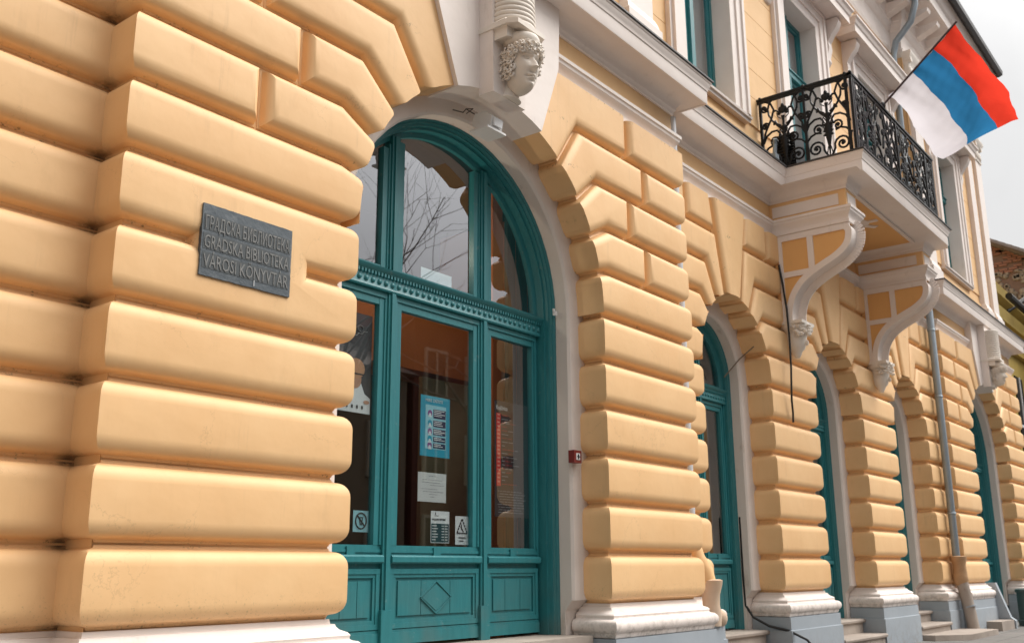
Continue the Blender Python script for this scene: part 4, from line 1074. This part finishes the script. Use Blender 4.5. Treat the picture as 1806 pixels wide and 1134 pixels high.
for i, (w0, w1, zz) in enumerate(((.12,.21,.975),(.05,.28,.945),(.05,.25,.925),(.14,.30,.905),(.04,.22,.875),(.06,.29,.855),(.13,.22,.835),(.14,.19,.815))):
    x = 5.462+w0
    while x < 5.462+w1: L = rnd.uniform(.012,.035); ln.append((x, min(x+L, 5.462+w1), zz, zz+.003)); x += L+.006
inks(t, ln, simple('grey ink', (.22,.22,.24), .6), 'writing')
t = sheet('hours_sheet', 5.612, 5.826, .478, .720, M_WHP, 'opening hours sign with dark lower half at the bottom of the middle pane', 'sign')
inks(t, [(5.618,5.820,.484,.625)], simple('dark green print', (.02,.07,.08), .5))
text('РАДНО ВРЕМЕ', .022, M_INK, 'lettering', t, (5.625,YP-.0014,.648), (1,0,0), (0,0,1), 1.0)
inks(t, [(5.66,5.668,.69,.71),(5.652,5.70,.682,.686)], M_INK)
ln = []
for j in range(6):
    zz = .605-j*.021; ln += [(5.625,5.625+rnd.uniform(.04,.07),zz,zz+.006),(5.735,5.765,zz,zz+.006),(5.775,5.805,zz,zz+.006)]
inks(t, ln, M_WHP, 'print', .001)
t = sheet('warning_sticker', 5.892, 6.052, .470, .692, M_WHP, 'white sticker with a black dashed triangle at the corner of the middle pane', 'sticker')
tr = MB()
tri = [(5.972,.672),(6.035,.560),(5.909,.560)]
for a, b in zip(tri, tri[1:]+tri[:1]):
    for q in range(5):
        f0 = q/5+.02; f1 = f0+.13
        tr.bar((a[0]+(b[0]-a[0])*f0, YP-.001, a[1]+(b[1]-a[1])*f0), (a[0]+(b[0]-a[0])*f1, YP-.001, a[1]+(b[1]-a[1])*f1), .009, .009)
tr.bar((5.955,YP-.001,.61), (5.99,YP-.001,.57), .006, .006); tr.bar((5.965,YP-.001,.63), (5.965,YP-.001,.585), .006, .006)
tr.bar((5.93,YP-.001,.525), (6.015,YP-.001,.525), .007, .007); tr.bar((5.94,YP-.001,.500), (5.99,YP-.001,.500), .006, .006)
obj('symbol', tr, M_INK, t, smooth=0)
t = sheet('prohibition_sticker', 4.822, 4.972, .540, .690, M_LC, 'pale blue sticker with a crossed-out circle in the left door pane', 'sticker')
pr = MB(); cxx, czz = 4.897, .618
pr.tube([(cxx+.052*cos(2*pi*i/24), YP-.002, czz+.055*sin(2*pi*i/24)) for i in range(25)], .005, 6)
pr.bar((cxx-.038,YP-.002,czz+.038), (cxx+.038,YP-.002,czz-.038), .008, .008); pr.bar((cxx-.015,YP-.001,czz+.02), (cxx-.005,YP-.001,czz-.03), .006, .006); pr.bar((cxx-.018,YP-.001,czz+.024), (cxx+.018,YP-.001,czz+.024), .006, .006); pr.bar((cxx+.014,YP-.001,czz+.02), (cxx+.006,YP-.001,czz-.03), .006, .006)
obj('symbol', pr, M_INK, t, smooth=0)
t = sheet('menu_poster', 6.372, 6.842, .69, 1.672, M_DKP, 'tall dark poster with a red strip and white text lines in the right door pane')
inks(t, [(6.395,6.452,.945,1.565)], M_RD)
inks(t, [(6.407,6.440,1.545-i*.0335,1.558-i*.0335) for i in range(18)], simple('pale red print', (.85,.35,.28), .5), dy=.001)
text('Knjižnica', .052, M_WHP, 'lettering', t, (6.39,YP-.0014,1.595), (1,0,0), (0,0,1), .85)
M_GT = simple('grey text print', (.30,.30,.30), .5, 0, .1); ln = []; l2 = []
for i in range(19):
    zz = 1.545-i*.0325; x = 6.468
    for j in range(rnd.randint(1, 3)): L = rnd.uniform(.03,.09); (l2 if rnd.random() < .35 else ln).append((x, min(x+L,6.82), zz, zz+.007)); x += L+.012
for i in range(9):
    zz = .90-i*.022; x = 6.39+rnd.uniform(0,.05)
    while x < 6.74: L = rnd.uniform(.02,.07); ln.append((x, x+L, zz, zz+.006)); x += L+.01
inks(t, ln, M_GT, 'print'); inks(t, l2, simple('dark red print', (.35,.05,.05), .5), 'print')
t = sheet('child_poster', 4.44, 4.962, 1.352, 2.10, M_GRP, 'dark grey poster picturing a child in a tan hat, mostly hidden in the left pane')
pc = MB()
def disc(c, rx, rz, mi, dy=0): pc.prism([(c[0]+rx*cos(q*pi/9), c[1]+rz*sin(q*pi/9)) for q in range(18)], 'y', YP-.0015-dy, YP-.0005-dy, mi)
pc.prism([(4.44,1.355),(4.958,1.355),(4.958,1.47),(4.90,1.50),(4.86,1.58),(4.78,1.55),(4.60,1.55),(4.44,1.50)], 'y', YP-.0012, YP-.0002, 2)
disc((4.80,1.60), .065, .07, 0, .001); disc((4.81,1.68), .085, .075, 1, .002); pc.box(4.72,4.88, YP-.005, YP-.004, 1.635, 1.645, 3)
disc((4.92,1.44), .03, .014, 0, .003)
for i in range(4): pc.box(4.72+i*.05, 4.735+i*.05, YP-.005, YP-.004, 1.385, 1.41, 3)
obj('picture', pc, [M_SKIN, M_HAT, M_WHP, M_INK], t, smooth=0)
pc = MB(); pc.tube([(4.84+.03*cos(q*.6), YP-.003, 1.985+.022*sin(q*.6)) for q in range(9)], .004, 5)
pc.tube([(4.70+.21*i/12, YP-.003, 1.905+.07*(i/12)**1.4+.008*sin(i*2)) for i in range(13)], .0035, 5)
obj('handwriting', pc, M_GT, t)
t = sheet('paper_slip', 5.455, 5.828, 2.487, 2.597, simple('pale glossy paper', (.62,.72,.74), .3), 'pale blue paper slip on the ledge behind the upper middle pane', 'paper')

for o_ in list(C.objects):      # final places of the papers on the panes
    d_ = {'info_poster': (.158,.030), 'notice_sheet': (.157,.017), 'hours_sheet': (.160,.009), 'warning_sticker': (.167,.008), 'prohibition_sticker': (.137,.009),
          'menu_poster': (.185,.025), 'child_poster': (.130,.040), 'paper_slip': (.158,.063)}.get(o_.name)
    if d_: o_.location.x += d_[0]; o_.location.z += d_[1]
lamp = thing('ceiling_lamp', (4.95, 1.15, 3.27), 'small lit lamp glowing inside behind the upper left pane of the big door', 'lamp')
m_, t_, b_ = newmat('lit lamp glass'); b_.inputs['Emission Color'].default_value = (1,.9,.75,1); b_.inputs['Emission Strength'].default_value = 12
mb = MB(); mb.ball((4.95,1.15,3.27), .035, .035, .02, 12, 6); obj('bulb', mb, m_, lamp, smooth=60)
mb = MB(); mb.tube([(4.95,1.15,3.29),(4.95,1.15,4.4)], .006, 6); obj('cord', mb, M_BLK, lamp)
pl_ = bpy.data.lights.new('lamp_light', 'POINT'); pl_.energy = 16; pl_.color = (1,.86,.68); pl_.shadow_soft_size = .05
po = bpy.data.objects.new('lamp_light', pl_); C.objects.link(po); po.parent = lamp; po.location = (.6, -.05, -.10)

# ------------------------------------------------------------------ flag
fg = thing('flag', (13.45, -.95, 6.6), 'red, blue and white striped flag on a dark pole leaning out from the balcony railing', 'flag')
pb = Vector((13.628, -.93, 6.72)); pt_ = Vector((14.0, -1.938, 7.836))
# pole goes from the railing to the tip; cloth hangs from its upper part
mb = MB(); mb.tube([pb, pt_+(pt_-pb).normalized()*.03], .016, 8); obj('pole', mb, simple('dark wooden pole', (.06,.025,.02), .5), fg, smooth=60)
mb = MB(); mb.ball(pb, .04, .04, .06, 8, 6); obj('pole_socket', mb, M_IRON, fg, smooth=60)
def clothmat(name, col):
    m, t, bs = newmat(name); t.nodes.remove(bs); out = t.nodes['Material Output']
    d = t.nodes.new('ShaderNodeBsdfDiffuse'); tl = t.nodes.new('ShaderNodeBsdfTranslucent'); mx = t.nodes.new('ShaderNodeMixShader'); mx.inputs[0].default_value = .5
    tc = t.nodes.new('ShaderNodeTexCoord'); n = noise(t, 500, 2, .5, tc.outputs['Object']); c = mixc(t, n.outputs[0], tuple(q*.93 for q in col), col)
    t.links.new(c, d.inputs[0]); t.links.new(c, tl.inputs[0]); t.links.new(d.outputs[0], mx.inputs[1]); t.links.new(tl.outputs[0], mx.inputs[2])
    t.links.new(mx.outputs[0], out.inputs[0]); return m
CLR = [clothmat('red cloth', (.80,.055,.03)), clothmat('blue cloth', (.035,.22,.47)), clothmat('white cloth', (.80,.76,.80))]

GRID = [[(14.000,-1.938,7.836),(14.450,-2.164,7.342),(14.900,-2.331,7.022),(15.350,-2.355,6.724)],
        [(13.900,-1.641,7.491),(14.367,-1.841,7.235),(14.833,-1.968,6.955),(15.300,-2.061,6.646)],
        [(13.780,-1.328,7.169),(14.263,-1.514,6.937),(14.747,-1.641,6.657),(15.230,-1.676,6.473)],
        [(13.680,-1.009,6.865),(14.180,-1.090,6.791),(14.680,-1.167,6.505),(15.180,-1.297,6.319)]]
def cub(p, t):      # cubic through four points
    x = t*3
    L = [-(x-1)*(x-2)*(x-3)/6, x*(x-2)*(x-3)/2, -x*(x-1)*(x-3)/2, x*(x-1)*(x-2)/6]
    return sum((Vector(q)*l for q, l in zip(p, L)), Vector())
for st, nm, c in ((0, 'red_stripe', 0), (1, 'blue_stripe', 1), (2, 'white_stripe', 2)):
    nu, nv = 44, 12; vs = []
    for b in range(nv+1):
        v = (st+b/nv)/3
        for a in range(nu+1):
            u = a/nu; p = cub([cub([GRID[r][q] for r in range(4)], v) for q in range(4)], u)
            rip = .020*sin(u*17+v*5)*min(1, u*3)+.012*sin(u*9-v*13)*u+.016*sin(v*26)*math.exp(-u*5)+.010*sin(u*34+v*9)*u*u+.0035*sin(u*61-v*23)+.004*sin(v*47+u*12)*(1-u)
            p = p+Vector((.35,.9,.25)).normalized()*rip
            vs.append(p)
    mb = MB(); mb.add(vs, [(b*(nu+1)+a, b*(nu+1)+a+1, (b+1)*(nu+1)+a+1, (b+1)*(nu+1)+a) for b in range(nv) for a in range(nu)])
    obj(nm, mb, CLR[c], fg, smooth=80)

# ------------------------------------------------------------------ steps before the small doors
def steps(xc, hw, rows, label):
    t = thing('stone_steps', (xc, .4, -.82), label, 'steps', 'steps in front of the small doors')
    for z, y0, ext in rows:
        mb = MB(); a, b = xc-hw-ext, xc+hw+ext
        mb.box(a, b, y0+.03, .95, z-.22, z-.055)
        mb.sweep([(a, .95), (a, y0+.04), (b, y0+.04), (b, .95)], [(-.3,z-.055),(.025,z-.055),(.04,z-.045),(.045,z-.02),(.035,z-.004),(.02,z),(-.3,z)])
        mb.box(a+.1, b-.1, y0+.2, .95, z-.05, z-.001)
        obj('step', mb, M_STONE, t, smooth=40)
steps(10.80, .80, ((-.425,.44,0), (-.62,.14,0)), 'worn stone steps in front of the second door, left of the balcony')
steps(14.15, .80, ((-.425,.44,0), (-.62,.14,0)), 'worn stone steps under the balcony between two grey plinths')
steps(17.52, .80, ((-.425,.44,0), (-.60,.14,.0)), 'worn stone steps beside the lower drainpipe with a broad slab before them')
t = thing('stone_slab', (18.0, -.1, -.82), 'broad worn stone slab on the pavement in front of the steps by the drainpipe', 'slab')
mb = MB(); mb.prism([(16.72,-.02),(16.72,.30),(19.0,.30),(19.0,-.42),(17.3,-.42)], 'z', -.82, -.735); obj('slab', mb, M_STONE, t)
t = thing('stone_block', (20.5, -.1, -.82), 'rough grey stone block at the foot of the right portal pier', 'block')
mb = MB(); mb.box(19.95, 20.9, -.28, .05, -.82, -.66); obj('block', mb, M_STONE, t)
# flared side wall of the right portal and planter tub
mb = MB(); mb.prism([(.45,-.82),(-.30,-.82),(-.30,-.68),(-.22,-.62),(-.02,.00),(.45,0.0)], 'x', 20.93, 21.06)
bpart('side_wing', mb, M_GRY)
t = thing('litter_bin', (22.0, -.25, -.82), 'dark green ribbed bin at the right edge of the pavement', 'bin')
mb = MB(); mb.lathe([(.20,0),(.21,.10),(.185,.12),(.185,.62),(.205,.63),(.205,.68),(.16,.70)], (22.05,-.32,-.82), 20)
obj('drum', mb, simple('dark green grey metal', (.05,.085,.085), .5, 0, .15), t, smooth=50)

# ------------------------------------------------------------------ ground
def sheetobj(name, x0, x1, y0, y1, z, mat):
    mb = MB(); mb.add([(x0,y0,z),(x1,y0,z),(x1,y1,z),(x0,y1,z)], [(0,1,2,3)]); return obj(name, mb, mat, kind='structure', recalc=False, smooth=0)
sheetobj('ground', -400, 600, -400, 600, -1.02, M_PAVE)
sheetobj('road', -120, 260, -12, -4.1, -.965, M_ROAD)
mb = MB(); mb.box(-60, 80, -4, 1.5, -1.1, -.835); pv = obj('pavement', mb, M_PAVE, kind='structure')
mb = MB(); mb.box(-60, 80, -4.16, -4.0, -1.1, -.825); obj('kerb', mb, M_STONE, kind='structure')
mb = MB(); mb.box(-60, 80, -16, -12, -1.1, -.84); obj('pavement', mb, M_PAVE, kind='structure')
ps = MB(); ps.box(.006, .594, .006, .394, 0, .014); ps = ps.mesh('paving_slab', M_PAVE, 0)
for i in range(14):
    for j in range(9): obj('paving_slab', ps, None, pv, loc=(15.6+i*.6+(j % 2)*.3, -3.2+j*.4, -.835))

# ------------------------------------------------------------------ neighbours beyond the right end
M_NY = plaster('ochre neighbour plaster', (.50,.36,.09), (.40,.28,.07), .7, (.15,.11,.05), .7)
M_BRK = simple('old brick', (.20,.135,.11), .85, 0, .3, 9, .5); M_RUB = simple('rubble infill', (.30,.26,.22), .9, 0, .7, 5, .9)
def tilemat():
    m, t, bs = newmat('weathered roof tiles'); pos, xyz = worldpos(t); n = noise(t, 3, 6, .7, pos); c = mixc(t, n.outputs[0], (.10,.085,.075), (.22,.17,.14))
    n2 = noise(t, 1.2, 3, .6, pos); c = mixc(t, mrange(t, n2.outputs[0], .55, .62, 0, .7), c, (.24,.11,.08)); t.links.new(c, bs.inputs['Base Color']); bs.inputs['Roughness'].default_value = .9; return m
M_TILE = tilemat()
nb = thing('brick_gable_house', (34, 4, -.8), 'old house with crumbling brick gable and dark tiled roof behind the right end', 'house')
X = 32.0
mb = MB(); mb.prism([(-1.5,-.8),(8,-.8),(8,10.0),(1.95,10.0),(-1.5,8.1)], 'x', X, X+10); obj('wall', mb, M_BRK, nb)
bk = MB(); bk.box(0, .05, .0, .235, .0, .062); bk = bk.mesh('brick', simple('weathered brick', (.30,.15,.11), .85, 0, .35, 4, .4), 0)
mb = MB()      # patch of broken masonry
rnd = random.Random(9)
for i in range(90): mb.ball((X-.02, rnd.uniform(.3,2.1), rnd.uniform(8.0,8.95)), .05, rnd.uniform(.07,.16), rnd.uniform(.05,.10), 5, 3)
obj('rubble_patch', mb, M_RUB, nb, smooth=0, kind='stuff')
cnt = 0
for r in range(22):
    for q in range(7):
        y = .25+q*.27+(r % 2)*.13; z = 8.55+r*.075
        if z < 8.9 or rnd.random() < .3 or z > 9.1+.5*(y) : continue
        obj('brick', bk, None, nb, loc=(X-.04-rnd.uniform(0,.02), y, z))
rf = MB(); rf.add([(X-.4,-2.0,7.85),(X+11,-2.0,7.85),(X+11,1.95,10.18),(X-.4,1.95,10.18)], [(0,1,2,3)])
rf.add([(X-.4,1.95,10.18),(X+11,1.95,10.18),(X+11,9.5,10.3),(X-.4,9.5,10.3)], [(0,1,2,3)])
rf = obj('roof', rf, M_TILE, nb, smooth=0)
# tile rows on the visible slope: each row its own piece with lapped edge
d = Vector((0, 3.95, 2.33)); L = d.length; d.normalize(); nrm = Vector((0, -d.z, d.y))
tm = MB(); 
for i in range(36): tm.tube([(i*.31, 0, .03), (i*.31, .25*d.y, .03+.25*d.z-.0)], [.11,.10], 6, cap=True)
tm = tm.mesh('tile_row', M_TILE, 40)
for r in range(int(L/.22)): obj('tile_row', tm, None, rf, loc=(X-.3, -2.0+d.y*r*.22, 7.87+d.z*r*.22))
# upper hip roof seen above the gable
hp = MB(); hp.add([(X+1,1.2,9.6),(X+14,1.2,9.6),(X+14,4.5,11.3),(X+3.5,4.5,11.3)], [(0,1,2,3)]); hp.add([(X+1,1.2,9.6),(X+3.5,4.5,11.3),(X+1,9,9.6)], [(0,1,2)])
obj('roof', hp, M_TILE, nb, smooth=0)
ny = thing('ochre_house', (29, 3, -.8), 'ochre yellow house with black gutter just past the right portal', 'house')
mb = MB(); mb.box(26.4, 31.8, .75, 8, -.8, 6.9); obj('wall', mb, M_NY, ny)
mb = MB(); mb.box(26.3, 31.8, .55, .75, 6.55, 6.9); mb.box(26.35, 31.8, .62, .75, 5.9, 6.05); mb.sweep([(26.4,.75),(31.8,.75)], [(0,6.9),(.1,6.95),(.3,7.1),(.35,7.3),(0,7.35)]); obj('cornice', mb, M_NY, ny)
mb = MB(); mb.tube([(27.2,.25,7.02),(31.8,.25,7.02)], .09, 8); mb.tube([(28.6,.62,6.95),(30.6,-.30,8.1)], .07, 8); obj('gutter', mb, M_BLK, ny)
mb = MB(); mb.box(26.4, 26.75, .55, .76, -.8, 5.9); obj('pilaster', mb, M_NY, ny)
for i, xx in enumerate((27.5, 29.6)):
    mb = MB(); mb.box(xx-.45, xx+.45, .72, .76, 1.0, 5.3); wn = obj('window', mb, M_IRON, ny)
    mb = MB(); mb.box(xx-.03, xx+.03, .69, .72, 1.0, 5.3); mb.box(xx-.45, xx+.45, .69, .72, 3.9, 3.97); obj('frame', mb, M_WHP, wn)
# small street lamp arm at the right edge
# ------------------------------------------------------------------ across the street (seen mirrored in the panes)
def house(x0, x1, ztop, col, roofc, n, label, y=-16):
    t = thing('street_house', ((x0+x1)/2, y, -.8), label, 'house', None)
    m = plaster('facade '+str(x0), col, tuple(q*.85 for q in col), .8)
    mb = MB(); mb.box(x0, x1, y-8, y, -.85, ztop); obj('wall', mb, m, t)
    mb = MB(); mb.prism([(y+.4,ztop),(y-4,ztop+2.1),(y-8.4,ztop)], 'x', x0-.2, x1+.2); obj('roof', mb, roofc, t)
    me = MB(); me.box(-.45, .45, 0, .06, 0, 1.5); me = me.mesh('window', M_IRON, 0)
    fr = MB(); 
    for a in (-.5, 0, .5): fr.box(a-.04, a+.04, 0, .1, -.05, 1.55)
    fr.box(-.54, .54, 0, .1, -.08, 0); fr.box(-.54, .54, 0, .1, 1.5, 1.6); fr = fr.mesh('frame', simple('dim frame paint', (.33,.30,.24), .8), 0)
    fl_ = int((ztop+.8)//2.9)
    for f in range(fl_):
        for i in range(n):
            xx = x0+(i+.5)*(x1-x0)/n; wn = obj('window', me, None, t, loc=(xx, y, .4+f*2.7)); obj('frame', fr, None, wn, loc=(xx, y, .4+f*2.7))
house(-10, 2, 6.4, (.20,.16,.12), M_TILE, 4, 'brown two storey house across the street, seen only mirrored')
house(2.3, 13, 6.2, (.17,.14,.10), M_TILE, 4, 'low dark beige house across the street, seen only mirrored')
house(13.3, 22.6, 6.3, (.19,.155,.11), M_TILE, 4, 'olive brown house across the street, seen only mirrored')
house(22.9, 29, 8.3, (.10,.03,.02), simple('red tile', (.20,.05,.03), .9, 0, .2), 3, 'tall dark red house across the street, seen only mirrored')
house(29.3, 44, 6.5, (.18,.15,.11), M_TILE, 5, 'long brown house across the street, seen only mirrored')
house(-34, -12, 9.5, (.36,.30,.24), M_TILE, 6, 'added tall house outside the picture, blocking sky light from the left', y=2)  # unseen house added at the left to darken the left-facing returns
house(-34, -12, 9.5, (.30,.26,.22), M_TILE, 6, 'second added tall house outside the picture, blocking sky light from the left', y=-7)  # its unseen neighbour, likewise added to hold back light from the left
def tree(x, y, h, seed, label):
    t = thing('bare_tree', (x, y, -.85), label, 'tree', None); rnd = random.Random(seed)
    tr = MB(); br = MB()
    def grow(mb, p, d, L, r, lv):
        pts = [p]; rs = [r]; n = 4
        for i in range(n):
            d = (d+Vector((rnd.uniform(-1,1),rnd.uniform(-1,1),rnd.uniform(-.5,.8)))*.16).normalized(); p = p+d*L/n; pts.append(p); rs.append(r*(1-.5*(i+1)/n))
        mb.tube(pts, rs, 6 if lv < 2 else 4, cap=False)
        if lv >= 5: return
        for i in range(3 if lv < 4 else 3):
            a = rnd.uniform(0, 2*pi); q = rnd.randint(2, n); s_ = .55 if lv else .6
            side = Vector((cos(a), sin(a), 0)); side = (side-d*side.dot(d)).normalized()
            grow(br, pts[q], (d*.75+side*rnd.uniform(.5,.9)+Vector((0,0,.12))).normalized(), L*rnd.uniform(.58,.8), rs[q]*.72, lv+1)
    grow(tr, Vector((x, y, -.9)), Vector((0,0,1)), h*.36, .16, 0)
    mt = simple('tree bark', (.09,.065,.05), .9, 0, .3, 8)
    obj('trunk', tr, mt, t, smooth=60); obj('branches', br, mt, t, smooth=60, kind='stuff')
tree(13.0, -8.5, 13.5, 4, 'bare tree by the kerb across from the big door, seen only mirrored')
tree(19.5, -9.5, 12.5, 8, 'bare tree further along the kerb, seen only mirrored')
tree(9.0, -9.5, 12, 21, 'bare tree by the low beige house, seen only mirrored')
